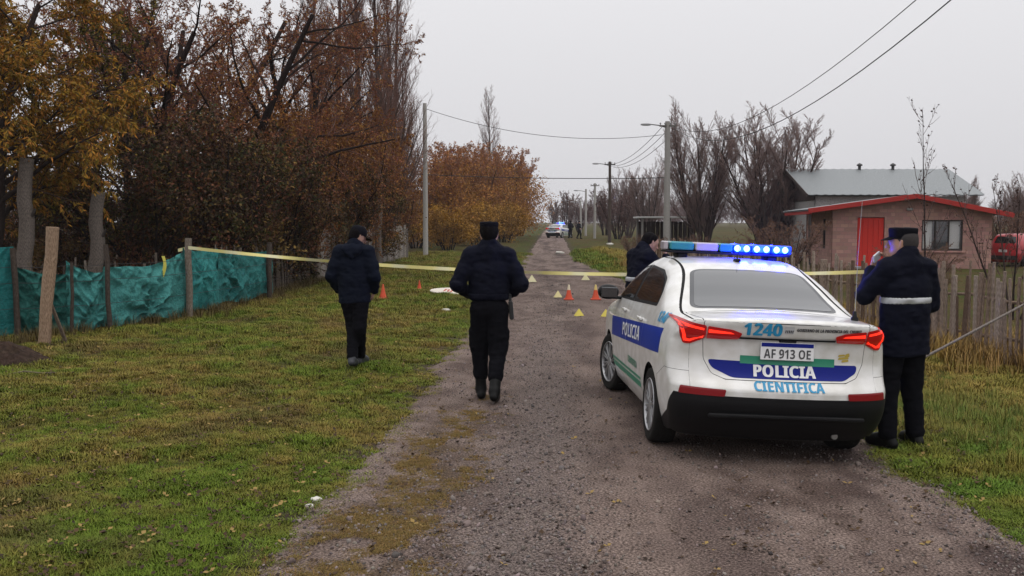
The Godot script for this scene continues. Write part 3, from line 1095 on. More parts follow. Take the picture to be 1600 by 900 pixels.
# loose clumps of leaves through an uneven crown
func clumps(lf: MB, c: Vector3, rad: Vector3, n: int, per: int, spread: float, ll: float, lw: float, cols: Array, hollow := 0.45) -> void:
	for k in n:
		var u := rand_dir() * pow(rf(pow(hollow, 3.0), 1.0), 1.0 / 3.0)
		u *= 1.0 + 0.35 * nz.get_noise_3dv(u * 1.3 + c)
		var q := c + u * rad
		var base: Color = cols[rng.randi() % cols.size()]
		for j in per:
			var p := q + Vector3(rng.randfn(0, 1), rng.randfn(0, 0.8), rng.randfn(0, 1)) * spread
			if p.y < 0.05:
				continue
			var gcol := base.lerp(cols[rng.randi() % cols.size()], rf(0, 0.6))
			var g := rf(0.7, 1.3)
			leaf(lf, p, (rand_dir() + Vector3.DOWN * 0.35).normalized(), ll * rf(0.6, 1.4), lw * rf(0.6, 1.4), Color(gcol.r * g, gcol.g * g, gcol.b * g))

func plant(called: String, label: String, cat: String, at: Vector3, S: Dictionary, extra = null) -> Node3D:
	var o := thing(called, label, cat, at, rf(0, TAU), S.group)
	var w := MB.new()
	var t := MB.new()
	var lf := MB.new()
	for k in S.stems:
		var a: float = TAU * (k + rf(-0.3, 0.3)) / S.stems
		var lean: float = S.lean * rf(0.5, 1.2)
		var d := Vector3(cos(a) * lean, 1.0, sin(a) * lean).normalized()
		var off: Vector3 = Vector3(cos(a), 0, sin(a)) * S.get("foot", 0.0)
		grow(w, t, lf, off + Vector3(0, -0.15, 0), d, S.height * rf(0.85, 1.05), S.r, 0, S)
	if extra != null:
		extra.call(lf)
	put("trunk", w, M.bark, o, false)
	if t.v.size():
		put("branches", t, M.twig, o, false)
	if lf.v.size():
		put("crown", lf, M.leaf, o, false)
	return o

func make_trees() -> void:
	var bark := Color(0.085, 0.062, 0.052)
	# ---- species
	var poplar := {"group": "bare poplars", "stems": 1, "lean": 0.02, "height": 15.0, "r": 0.20, "bark": Color(0.17, 0.125, 0.11), "twig": Color(0.185, 0.105, 0.085), "wood": 1,
		"seg": [9, 6, 4, 2], "taper": [0.12, 0.2, 0.3, 0.4], "wander": [0.03, 0.06, 0.10, 0.12], "trop": [0.05, 0.13, 0.12, 0.12], "n": [52, 14, 8, 0], "from": [0.10, 0.15, 0.1, 0], "angle": [0.55, 0.5, 0.5, 0.5], "ratio": [0.30, 0.42, 0.45, 0], "tip": [0.30, 0.5, 0.5, 1], "rr": [0.33, 0.5, 0.6, 1], "rmin": 0.006}
	var vase := {"group": "bare trees beyond the right fence", "stems": 9, "lean": 0.29, "foot": 0.22, "height": 7.0, "r": 0.11, "bark": Color(0.14, 0.105, 0.095), "twig": Color(0.235, 0.165, 0.15), "wood": 1,
		"seg": [7, 5, 4, 2, 2], "taper": [0.2, 0.25, 0.35, 0.4, 0.5], "wander": [0.05, 0.07, 0.09, 0.12, 0.12], "trop": [0.045, 0.08, 0.09, 0.08, 0.06], "n": [14, 11, 7, 3, 0], "from": [0.12, 0.12, 0.1, 0.1, 0], "angle": [0.46, 0.44, 0.46, 0.5, 0.5], "ratio": [0.40, 0.45, 0.48, 0.5, 0], "tip": [0.6, 0.55, 0.5, 0.6, 1], "rr": [0.5, 0.55, 0.6, 0.8, 1], "rmin": 0.008}
	var spread_t := {"group": "bare trees behind the left fence", "stems": 2, "lean": 0.25, "foot": 0.1, "height": 8.5, "r": 0.20, "bark": Color(0.055, 0.038, 0.033), "twig": Color(0.125, 0.066, 0.052), "wood": 1,
		"seg": [7, 6, 5, 3, 2], "taper": [0.3, 0.25, 0.3, 0.4, 0.5], "wander": [0.14, 0.20, 0.22, 0.2, 0.2], "trop": [0.06, 0.03, 0.03, 0.02, 0.0], "n": [10, 8, 7, 4, 0], "from": [0.25, 0.2, 0.15, 0.1, 0], "angle": [0.85, 0.75, 0.7, 0.6, 0.6], "ratio": [0.55, 0.5, 0.45, 0.45, 0], "tip": [0.6, 0.5, 0.5, 0.5, 1], "rr": [0.5, 0.5, 0.5, 0.6, 1], "rmin": 0.006,
		"leaf_from": 3, "leaves": 3, "ll": 0.07, "lw": 0.018, "lcol": [Color(0.24, 0.085, 0.040), Color(0.16, 0.06, 0.04), Color(0.26, 0.13, 0.035)]}
	var willow := {"group": "leafy trees behind the left fence", "stems": 3, "lean": 0.22, "foot": 0.1, "height": 7.0, "r": 0.18, "bark": bark, "twig": Color(0.07, 0.045, 0.03), "wood": 1,
		"seg": [7, 6, 5, 3], "taper": [0.25, 0.25, 0.3, 0.4], "wander": [0.12, 0.16, 0.2, 0.2], "trop": [0.06, 0.02, -0.05, -0.10], "n": [13, 10, 7, 0], "from": [0.25, 0.15, 0.1, 0], "angle": [0.9, 0.75, 0.7, 0.6], "ratio": [0.45, 0.5, 0.5, 0], "tip": [0.6, 0.6, 0.6, 1], "rr": [0.45, 0.5, 0.55, 1], "rmin": 0.006,
		"leaf_from": 2, "leaves": 18, "ll": 0.13, "lw": 0.016, "droop": 0.7, "lcol": [Color(0.32, 0.17, 0.025), Color(0.23, 0.14, 0.024), Color(0.14, 0.10, 0.02), Color(0.35, 0.15, 0.03)]}
	var shrub := {"group": "dark shrubs behind the left fence", "stems": 9, "lean": 0.55, "foot": 0.3, "height": 3.6, "r": 0.05, "bark": Color(0.04, 0.03, 0.026), "twig": Color(0.045, 0.028, 0.024), "wood": 0,
		"seg": [6, 5, 3, 2], "taper": [0.3, 0.3, 0.4, 0.5], "wander": [0.15, 0.2, 0.2, 0.2], "trop": [0.05, 0.03, 0.0, 0.0], "n": [9, 7, 5, 0], "from": [0.12, 0.1, 0.1, 0], "angle": [0.7, 0.7, 0.7, 0.6], "ratio": [0.42, 0.45, 0.5, 0], "tip": [0.6, 0.6, 0.6, 1], "rr": [0.5, 0.5, 0.6, 1], "rmin": 0.006,
		"leaf_from": 2, "leaves": 3, "ll": 0.085, "lw": 0.022, "lcol": [Color(0.075, 0.040, 0.028), Color(0.045, 0.035, 0.018), Color(0.14, 0.055, 0.030), Color(0.035, 0.038, 0.012), Color(0.16, 0.10, 0.03)]}
	var ochre := shrub.duplicate()
	ochre.merge({"group": "ochre shrubs behind the left fence", "height": 4.6, "lean": 0.42, "twig": Color(0.14, 0.07, 0.045), "leaves": 5, "lcol": [Color(0.25, 0.105, 0.028), Color(0.19, 0.075, 0.032), Color(0.27, 0.135, 0.028), Color(0.14, 0.06, 0.034)]}, true)
	var copse := shrub.duplicate()
	copse.merge({"group": "orange trees left of the far road", "stems": 8, "height": 7.4, "lean": 0.38, "r": 0.09, "twig": Color(0.25, 0.125, 0.085), "n": [10, 8, 6, 0], "trop": [0.06, 0.07, 0.06, 0.05], "angle": [0.5, 0.55, 0.5, 0.5], "rmin": 0.012, "leaves": 2, "ll": 0.16, "lw": 0.05, "lcol": [Color(0.31, 0.125, 0.045), Color(0.25, 0.105, 0.055), Color(0.33, 0.15, 0.04)]}, true)
	var brush := shrub.duplicate()
	brush.merge({"group": "low brush behind the right fence", "stems": 11, "height": 2.0, "lean": 0.6, "r": 0.03, "twig": Color(0.17, 0.11, 0.09), "leaf_from": 3, "leaves": 1, "ll": 0.06, "lw": 0.014, "lcol": [Color(0.19, 0.10, 0.05), Color(0.14, 0.085, 0.06)]}, true)
	# ---- left: the ochre willow at the edge of the frame
	plant("willow_tree", "ochre leaved willow filling the top left corner", "tree", gp(-11.3, 20.6), willow)
	print(" willow ", Time.get_ticks_msec())
	# dark olive tree beside it
	var olive := shrub.duplicate()
	olive.merge({"group": "leafy trees behind the left fence", "stems": 3, "lean": 0.14, "height": 7.2, "r": 0.12, "n": [16, 8, 5, 0], "ratio": [0.30, 0.45, 0.5, 0], "leaves": 5, "ll": 0.10, "lcol": [Color(0.060, 0.060, 0.014), Color(0.12, 0.10, 0.018), Color(0.045, 0.045, 0.014), Color(0.20, 0.14, 0.02)]}, true)
	plant("olive_tree", "narrow dark olive tree between the willow and the dark shrubs", "tree", gp(px(185, 24.5), 24.5), olive)
	# dark shrubs
	var sh1 := plant("shrub", "dark brown shrub behind the widest teal tarpaulin", "shrub", gp(px(250, 23.6), 23.6), shrub, func(lf: MB) -> void: clumps(lf, Vector3(0, 2.2, 0), Vector3(2.0, 2.2, 1.6), 70, 130, 0.22, 0.09, 0.024, shrub.lcol))
	copy_of(sh1, gp(px(345, 24.2), 24.2), 1.4, 1.08, "dark brown shrub behind the grey round post, middle of the three")
	copy_of(sh1, gp(px(425, 27.0), 27.0), 3.0, 1.0, "dark brown shrub above the crumpled dark tarpaulin")
	copy_of(sh1, gp(px(120, 26.5), 26.5), 4.4, 0.8, "dark shrub between the two grey stumps")
	copy_of(sh1, gp(px(500, 33.0), 33.0), 5.2, 1.0, "dark shrub behind the start of the board fence")
	copy_of(sh1, gp(px(575, 42.0), 42.0), 0.4, 0.95, "dark shrub behind the middle of the board fence")
	copy_of(sh1, gp(px(20, 29.0), 29.0), 2.1, 0.9, "dark shrub behind the tallest grey stump")
	copy_of(sh1, gp(px(590, 56.0), 56.0), 2.6, 0.85, "dark shrub at the far end of the board fence")
	print(" shrubs ", Time.get_ticks_msec())
	# ochre shrubs
	var oc := plant("ochre_shrub", "tall ochre shrub leaning over the near board fence", "shrub", gp(px(470, 30.0) - 0.4, 30.0), ochre, func(lf: MB) -> void: clumps(lf, Vector3(0, 3.4, 0), Vector3(2.2, 2.2, 1.8), 60, 90, 0.26, 0.09, 0.024, ochre.lcol, 0.3))
	copy_of(oc, gp(px(555, 37.0) - 0.6, 37.0), 1.0, 1.15, "tall ochre shrub behind the middle board fence")
	copy_of(oc, gp(px(572, 45.0) - 0.8, 45.0), 2.4, 1.2, "tall ochre shrub left of the concrete pole")
	copy_of(oc, gp(px(395, 33.0), 33.0), 4.0, 1.25, "tall ochre shrub standing behind the dark shrubs")
	copy_of(oc, gp(px(612, 62.0), 62.0), 5.0, 1.1, "ochre shrub furthest back left of the concrete pole")
	# bare trees above
	var bt := plant("bare_tree", "spreading bare tree above the middle dark shrub", "tree", gp(px(320, 29.0), 29.0), spread_t)
	copy_of(bt, gp(px(215, 27.0), 27.0), 2.0, 1.0, "spreading bare tree behind the olive tree")
	copy_of(bt, gp(px(420, 32.0), 32.0), 3.7, 1.05, "spreading bare tree left of the poplars")
	copy_of(bt, gp(px(478, 37.0), 37.0), 5.1, 1.05, "spreading bare tree in front of the poplars")
	copy_of(bt, gp(px(270, 37.0), 37.0), 0.9, 1.25, "spreading bare tree furthest back in the left thicket")
	copy_of(bt, gp(px(110, 33.0), 33.0), 4.6, 1.2, "spreading bare tree behind the willow")
	print(" bare ", Time.get_ticks_msec())
	# poplars
	var po := plant("poplar_tree", "bare upright poplar at the right end of the poplar row", "tree", gp(px(616, 52.0), 52.0), poplar)
	copy_of(po, gp(px(598, 50.0), 50.0), 1.2, 1.12, "bare upright poplar, second from the right of the row")
	copy_of(po, gp(px(563, 49.0), 49.0), 2.5, 1.18, "bare upright poplar, third from the right of the row")
	copy_of(po, gp(px(528, 50.0), 50.0), 3.7, 1.1, "bare upright poplar, fourth from the right of the row")
	copy_of(po, gp(px(488, 52.0), 52.0), 5.0, 1.15, "bare upright poplar at the left end of the poplar row")
	copy_of(po, gp(px(615, 60.0), 60.0), 4.0, 1.15, "bare upright poplar behind the right end of the row")
	copy_of(po, gp(px(768, 114.0), 114.0), 0.6, 1.12, "single poplar rising above the orange trees")
	copy_of(po, gp(px(634, 64.0), 64.0), 0.2, 0.85, "short bare poplar close beside the tall concrete pole")
	# orange trees further down the road
	var cp := plant("orange_tree", "round orange brown tree, tallest of the far left group", "tree", gp(px(752, 90.0), 90.0), copse, func(lf: MB) -> void: clumps(lf, Vector3(0, 3.6, 0), Vector3(3.2, 3.3, 3.2), 110, 70, 0.48, 0.18, 0.055, [Color(0.36, 0.165, 0.034), Color(0.30, 0.13, 0.036), Color(0.25, 0.13, 0.034)], 0.5))
	copy_of(cp, gp(px(712, 82.0), 82.0), 1.1, 0.98, "round orange brown tree left of the tallest one")
	copy_of(cp, gp(px(790, 100.0), 100.0), 2.3, 1.08, "round orange brown tree nearest the far road")
	copy_of(cp, gp(px(812, 116.0), 116.0), 3.3, 1.08, "round orange brown tree far back beside the road")
	copy_of(cp, gp(px(690, 75.0), 75.0), 4.0, 0.9, "round orange brown tree just right of the concrete pole")
	copy_of(cp, gp(px(735, 108.0), 108.0), 5.0, 1.2, "round orange brown tree behind the tallest one")
	var yb := ochre.duplicate()
	yb.merge({"group": "yellow bushes left of the far road", "stems": 8, "height": 2.6, "leaves": 2, "twig": Color(0.14, 0.08, 0.04), "lcol": [Color(0.34, 0.185, 0.035), Color(0.30, 0.15, 0.03)]}, true)
	var yo := plant("yellow_bush", "yellow bush at the foot of the orange trees near the pole", "shrub", gp(px(700, 66.0), 66.0), yb, func(lf: MB) -> void: clumps(lf, Vector3(0, 1.6, 0), Vector3(1.7, 1.6, 1.7), 60, 70, 0.25, 0.13, 0.045, [Color(0.36, 0.195, 0.03), Color(0.31, 0.16, 0.03), Color(0.25, 0.14, 0.032)], 0.5))
	copy_of(yo, gp(px(745, 76.0), 76.0), 1.0, 1.15, "yellow bush under the middle of the orange trees")
	copy_of(yo, gp(px(788, 86.0), 86.0), 2.0, 1.15, "yellow bush nearest the edge of the far road")
	copy_of(yo, gp(px(672, 70.0) - 1.0, 70.0), 3.0, 1.1, "yellow bush behind the concrete pole")
	print(" copse ", Time.get_ticks_msec())
	# ---- right: the two big bare trees and what stands behind them
	var v1 := plant("vase_tree", "left of the two tall bare trees beyond the road lamp", "tree", gp(px(1096, 56.0), 56.0), vase)
	copy_of(v1, gp(px(1204, 54.0), 54.0), 2.2, 1.0, "right and wider of the two tall bare trees, beside the house").scale = Vector3(1.3, 0.98, 1.3)
	copy_of(v1, gp(px(1012, 88.0), 88.0), 1.3, 0.85, "bare brown tree behind the street lamp pole")
	copy_of(v1, gp(px(982, 104.0), 104.0), 2.6, 0.85, "bare brown tree right of the brown wooden pole")
	copy_of(v1, gp(px(1500, 74.0), 74.0), 0.4, 0.6, "small bare tree just right of the grey roof")
	copy_of(v1, gp(px(1592, 70.0), 70.0), 1.9, 0.62, "small bare tree at the right edge behind the red car")
	var fr := copse.duplicate()
	fr.merge({"group": "far trees at the end of the road", "twig": Color(0.14, 0.085, 0.08), "leaves": 1, "lcol": [Color(0.15, 0.09, 0.075), Color(0.12, 0.08, 0.07)], "height": 6.0}, true)
	var ft := plant("round_tree", "reddish bare round tree straight down the end of the road", "tree", gp(px(886, 172.0), 172.0), fr)
	copy_of(ft, gp(px(905, 150.0), 150.0), 1.0, 0.75, "reddish bare round tree behind the thin far poles")
	copy_of(ft, gp(px(945, 120.0), 120.0), 2.0, 0.85, "reddish bare round tree behind the brown wooden pole")
	copy_of(ft, gp(px(965, 96.0), 96.0), 4.2, 0.72, "reddish round bush right of the brown wooden pole's foot")
	copy_of(ft, gp(px(868, 215.0), 215.0), 3.0, 0.9, "reddish round tree beyond the far patrol car")
	# brush behind the right fence
	var bo := plant("brush", "low brown brush behind the fence left of the house", "shrub", gp(px(1222, 34.0), 34.0), brush)
	var names := ["low brown brush behind the fence below the red door", "low brown brush behind the fence beside the officer", "low brown brush under the left tall bare tree", "low brown brush under the wide tall bare tree", "low brown brush by the open shed", "low brown brush far along the fence", "low brown brush below the house window", "dark brush right of the pink house", "dark brush at the right edge below the small bare tree"]
	var spots := [[1300, 27.0, 0.36], [1400, 19.0, 0.5], [1085, 46.0, 0.62], [1150, 44.0, 0.62], [1040, 48.0, 0.6], [990, 54.0, 0.6], [1440, 24.0, 0.65], [1560, 46.0, 1.25], [1600, 43.0, 1.2]]
	for k in spots.size():
		copy_of(bo, gp(px(spots[k][0], spots[k][1]), spots[k][1]), k * 1.3, spots[k][2], names[k])
	# saplings behind the fence
	var sap := {"group": "saplings behind the right fence", "stems": 1, "lean": 0.02, "height": 4.3, "r": 0.026, "bark": Color(0.085, 0.06, 0.055), "twig": Color(0.09, 0.06, 0.055), "wood": 0,
		"seg": [8, 4, 3], "taper": [0.15, 0.3, 0.4], "wander": [0.05, 0.1, 0.14], "trop": [0.04, 0.14, 0.1], "n": [15, 6, 0], "from": [0.25, 0.15, 0], "angle": [0.55, 0.5, 0.5], "ratio": [0.28, 0.42, 0], "tip": [0.4, 0.5, 1], "rr": [0.4, 0.55, 1], "rmin": 0.004, "leaf_from": 2, "leaves": 1, "ll": 0.05, "lw": 0.018, "lcol": [Color(0.08, 0.05, 0.04)]}
	plant("sapling", "thin bare sapling in front of the pink house window", "tree", gp(px(1450, 19.5), 19.5), sap)
	var sap2 := sap.duplicate()
	sap2.merge({"stems": 4, "lean": 0.35, "height": 3.1, "foot": 0.1}, true)
	plant("sapling", "twiggy bare sapling at the right edge above the red car", "tree", gp(px(1585, 19.0), 19.0), sap2)
	# ---- woods on the horizon
	var tr := []
	var cs := []
	for k in 260:
		var a := rf(-0.75, 0.75)
		var d := rf(230.0, 330.0)
		var x := tan(a) * d
		if absf(x - 0.043 * d) < 7.0:
			continue
		var s := rf(0.8, 1.5)
		tr.append(Transform3D(Basis(Vector3.UP, rf(0, TAU)).scaled(Vector3(s * 1.4, s, s * 1.4)), Vector3(x, gh(x, -d), -d)))
		cs.append(Color(1, 1, 1) * rf(0.8, 1.1))
	var src: MeshInstance3D = ft.get_node("branches")
	tag(scatter("far_woodland", src.mesh, tr, cs), "bare reddish woodland along the horizon", "woodland", "", "stuff")

# ---------------------------------------------------------------- surface nets for a signed field
func nets(f: Callable, lo: Vector3, hi: Vector3, h: float, mb: MB, slack := 1.5) -> void:
	var nb := Vector3i(((hi - lo) / (h * 4.0)).ceil())
	var sx := nb.x * 4 + 1
	var sy := nb.y * 4 + 1
	var val := {}
	var cellv := {}
	var base := mb.v.size()
	var active := []
	var lim := h * 2.0 * 1.7321 * slack
	for bz in nb.z:
		for by in nb.y:
			for bx in nb.x:
				var ce := lo + Vector3(bx * 4 + 2, by * 4 + 2, bz * 4 + 2) * h
				if absf(f.call(ce)) < lim:
					active.append(Vector3i(bx, by, bz) * 4)
	var offs := []
	for k in 8:
		offs.append(Vector3i(k & 1, (k >> 1) & 1, (k >> 2) & 1))
	var edges := [[0, 1], [2, 3], [4, 5], [6, 7], [0, 2], [1, 3], [4, 6], [5, 7], [0, 4], [1, 5], [2, 6], [3, 7]]
	var vv := PackedFloat32Array()
	vv.resize(8)
	for a: Vector3i in active:
		for q in 64:
			var cc := a + Vector3i(q & 3, (q >> 2) & 3, q >> 4)
			var neg := 0
			for k in 8:
				var o: Vector3i = cc + offs[k]
				var key := (o.z * sy + o.y) * sx + o.x
				var x: float
				if val.has(key):
					x = val[key]
				else:
					x = f.call(lo + Vector3(o) * h)
					val[key] = x
				vv[k] = x
				if x < 0.0:
					neg += 1
			if neg == 0 or neg == 8:
				continue
			var acc := Vector3.ZERO
			var cnt := 0
			for e in edges:
				var x0 := vv[e[0]]
				var x1 := vv[e[1]]
				if (x0 < 0.0) != (x1 < 0.0):
					acc += Vector3(offs[e[0]]).lerp(Vector3(offs[e[1]]), x0 / (x0 - x1))
					cnt += 1
			cellv[(cc.z * sy + cc.y) * sx + cc.x] = mb.vert(lo + (Vector3(cc) + acc / cnt) * h, Vector3.ZERO)
	var st := [1, sx, sx * sy]
	for key: int in cellv:
		var v0: float = val[key]
		for ax in 3:
			var s1: int = st[ax]
			if not val.has(key + s1):
				continue
			var v1: float = val[key + s1]
			if (v0 < 0.0) == (v1 < 0.0):
				continue
			var s2: int = st[(ax + 1) % 3]
			var s3: int = st[(ax + 2) % 3]
			if cellv.has(key - s2) and cellv.has(key - s3) and cellv.has(key - s2 - s3):
				var a: int = cellv[key]
				var b: int = cellv[key - s2]
				var c2: int = cellv[key - s2 - s3]
				var d: int = cellv[key - s3]
				if v0 < 0.0:
					mb.quad(a, d, c2, b)
				else:
					mb.quad(a, b, c2, d)
	for k in range(0, mb.i.size(), 3):
		if mb.i[k] < base:
			continue
		var g := -(mb.v[mb.i[k + 1]] - mb.v[mb.i[k]]).cross(mb.v[mb.i[k + 2]] - mb.v[mb.i[k]])
		for j in 3:
			mb.n[mb.i[k + j]] += g
	for k in range(base, mb.n.size()):
		mb.n[k] = mb.n[k].normalized()

func smax(a: float, b: float, k: float) -> float:
	var h := maxf(k - absf(a - b), 0.0) / k
	return maxf(a, b) + h * h * k * 0.25

# ---------------------------------------------------------------- the sedan's body as one smooth field
const TN := 1000
var t_plan: PackedFloat32Array
var t_prof: PackedFloat32Array
var t_top: PackedFloat32Array
var t_rear: PackedFloat32Array

func table(pts: Array, lo: float, hi: float) -> PackedFloat32Array:
	var out := PackedFloat32Array()
	var m := []
	for k in pts.size():
		if k == 0 or k == pts.size() - 1:
			m.append(0.0 if k == 0 else (pts[k].y - pts[k - 1].y) / (pts[k].x - pts[k - 1].x))
			continue
		var a: float = (pts[k].y - pts[k - 1].y) / (pts[k].x - pts[k - 1].x)
		var b: float = (pts[k + 1].y - pts[k].y) / (pts[k + 1].x - pts[k].x)
		m.append(0.0 if a * b <= 0.0 else 2.0 * a * b / (a + b))
	m[0] = (pts[1].y - pts[0].y) / (pts[1].x - pts[0].x)
	var j := 0
	for q in TN + 1:
		var x := lerpf(lo, hi, float(q) / TN)
		while j < pts.size() - 2 and x > pts[j + 1].x:
			j += 1
		var w: float = pts[j + 1].x - pts[j].x
		var t := clampf((x - pts[j].x) / w, 0.0, 1.0)
		var t2 := t * t
		var t3 := t2 * t
		out.append((2 * t3 - 3 * t2 + 1) * pts[j].y + (t3 - 2 * t2 + t) * w * m[j] + (-2 * t3 + 3 * t2) * pts[j + 1].y + (t3 - t2) * w * m[j + 1])
	return out

func look(t: PackedFloat32Array, u: float) -> float:
	u = clampf(u, 0.0, 0.9999) * TN
	var k := int(u)
	return lerpf(t[k], t[k + 1], u - k)

func car_tables() -> void:
	t_plan = table([Vector2(-0.2, 0.80), Vector2(0.15, 0.825), Vector2(0.5, 0.853), Vector2(0.93, 0.866), Vector2(1.5, 0.860), Vector2(2.6, 0.862), Vector2(3.4, 0.860), Vector2(3.9, 0.835), Vector2(4.2, 0.79), Vector2(4.8, 0.70)], -0.2, 4.8)
	t_prof = table([Vector2(0.0, -0.13), Vector2(0.2, -0.075), Vector2(0.32, -0.035), Vector2(0.45, -0.012), Vector2(0.62, -0.004), Vector2(0.78, 0.0), Vector2(0.90, -0.012), Vector2(0.96, -0.030), Vector2(1.06, -0.066), Vector2(1.2, -0.125), Vector2(1.4, -0.228), Vector2(1.7, -0.40)], 0.0, 1.7)
	t_top = table([Vector2(-0.2, 1.095), Vector2(0.05, 1.125), Vector2(0.25, 1.128), Vector2(0.48, 1.133), Vector2(0.60, 1.150), Vector2(0.8, 1.215), Vector2(1.05, 1.325), Vector2(1.3, 1.420), Vector2(1.55, 1.482), Vector2(1.9, 1.512), Vector2(2.25, 1.512), Vector2(2.5, 1.488), Vector2(2.75, 1.415), Vector2(3.05, 1.27), Vector2(3.35, 1.10), Vector2(3.5, 1.04), Vector2(3.75, 1.00), Vector2(4.0, 0.94), Vector2(4.2, 0.86), Vector2(4.4, 0.72), Vector2(4.8, 0.5)], -0.2, 4.8)
	t_rear = table([Vector2(0.0, 0.32), Vector2(0.2, 0.20), Vector2(0.28, 0.11), Vector2(0.38, 0.035), Vector2(0.50, 0.0), Vector2(0.585, 0.0), Vector2(0.65, 0.045), Vector2(0.72, 0.085), Vector2(0.82, 0.105), Vector2(0.955, 0.098), Vector2(0.985, 0.062), Vector2(1.06, 0.040), Vector2(1.10, 0.022), Vector2(1.3, 0.02), Vector2(1.7, 0.02)], 0.0, 1.7)

func car_body(p: Vector3) -> float:
	var s := 0.93 - p.z
	var ax := absf(p.x)
	var x2 := ax * ax
	var y := p.y
	var fx := ax - look(t_plan, (s + 0.2) / 5.0) - look(t_prof, y / 1.7)
	var se := s - 0.20 * x2 * (1.0 - 2.0 * smoothstep(1.4, 2.7, s))
	var fy := y - look(t_top, (se + 0.2) / 5.0) + 0.06 * x2
	var k6 := x2 / 0.7225
	k6 = k6 * k6 * k6
	var fr := look(t_rear, y / 1.7) + 0.15 * x2 + 0.13 * k6 - s
	var ff := s - 4.36 + 0.16 * x2 + 0.18 * k6 + 0.1 * smoothstep(0.55, 0.85, y) + 0.08 * smoothstep(0.45, 0.2, y)
	var f := smax(fx, fy, 0.11)
	f = smax(f, fr, 0.06)
	f = smax(f, ff, 0.14)
	return smax(f, 0.17 - y, 0.05)

func car_shell(p: Vector3) -> float:
	var f := car_body(p) + 0.014
	for zw in [0.0, -2.52]:
		var c := Vector2(p.z - zw, p.y - 0.31).length() - 0.365
		f = maxf(f, -maxf(c, 0.54 - absf(p.x)))
	return f

func grad_at(p: Vector3) -> Vector3:
	var e := 0.006
	return Vector3(car_body(p + Vector3(e, 0, 0)) - car_body(p - Vector3(e, 0, 0)), car_body(p + Vector3(0, e, 0)) - car_body(p - Vector3(0, e, 0)), car_body(p + Vector3(0, 0, e)) - car_body(p - Vector3(0, 0, e))).normalized()

# axis 0: q = (s, y) seen from a side; axis 1: q = (x, s) seen from above; axis 2: q = (x, y) seen from behind; 3: from ahead
func on_body(q: Vector2, axis: int, sg: float) -> Vector3:
	var a := Vector3.ZERO
	var b := Vector3.ZERO
	match axis:
		0:
			a = Vector3(sg * 0.2, q.y, 0.93 - q.x)
			b = Vector3(sg * 1.0, q.y, 0.93 - q.x)
		1:
			a = Vector3(q.x, 1.084 if q.y < 0.6 else 0.5, 0.93 - q.y)
			b = Vector3(q.x, 1.75, 0.93 - q.y)
		2:
			a = Vector3(q.x, q.y, -0.4)
			b = Vector3(q.x, q.y, 1.1)
		3:
			a = Vector3(q.x, q.y, -2.4)
			b = Vector3(q.x, q.y, -3.7)
	for k in 15:
		var m := (a + b) * 0.5
		if car_body(m) < 0.0:
			a = m
		else:
			b = m
	return (a + b) * 0.5

func panel(mb: MB, poly: PackedVector2Array, axis: int, sg: float, off: float, cell := 0.04) -> void:
	var lo := poly[0]
	var hi := poly[0]
	for q in poly:
		lo = lo.min(q)
		hi = hi.max(q)
	var nx := int(ceil((hi.x - lo.x) / cell))
	var ny := int(ceil((hi.y - lo.y) / cell))
	var seen := {}
	for iy in ny:
		for ix in nx:
			var o := lo + Vector2(ix, iy) * cell
			var r := PackedVector2Array([o, o + Vector2(cell, 0), o + Vector2(cell, cell), o + Vector2(0, cell)])
			for piece in Geometry2D.intersect_polygons(poly, r):
				if piece.size() < 3:
					continue
				var tri := Geometry2D.triangulate_polygon(piece)
				var ids := []
				for q in piece:
					var key := Vector2i((q * 20000.0).round())
					if not seen.has(key):
						var p := on_body(q, axis, sg)
						var g := grad_at(p)
						seen[key] = mb.vert(p + g * off, g)
					ids.append(seen[key])
				for k in range(0, tri.size(), 3):
					mb.tri(ids[tri[k]], ids[tri[k + 1]], ids[tri[k + 2]])

func rounded(pts: Array, r: float, n := 5) -> PackedVector2Array:
	var out := PackedVector2Array()
	var m := pts.size()
	for k in m:
		var p: Vector2 = pts[k]
		var a: Vector2 = pts[(k + m - 1) % m] - p
		var b: Vector2 = pts[(k + 1) % m] - p
		var rr := minf(r, minf(a.length(), b.length()) * 0.48)
		var p0 := p + a.normalized() * rr
		var p1 := p + b.normalized() * rr
		for j in n + 1:
			var t := float(j) / n
			out.append(p0.lerp(p, t).lerp(p.lerp(p1, t), t))
	return out

func mirror_x(poly: PackedVector2Array) -> PackedVector2Array:
	var o := PackedVector2Array()
	for q in poly:
		o.append(Vector2(-q.x, q.y))
	return o

func bold() -> Font:
	var f := SystemFont.new()
	f.font_names = PackedStringArray(["Droid Sans"])
	f.font_weight = 700
	return f

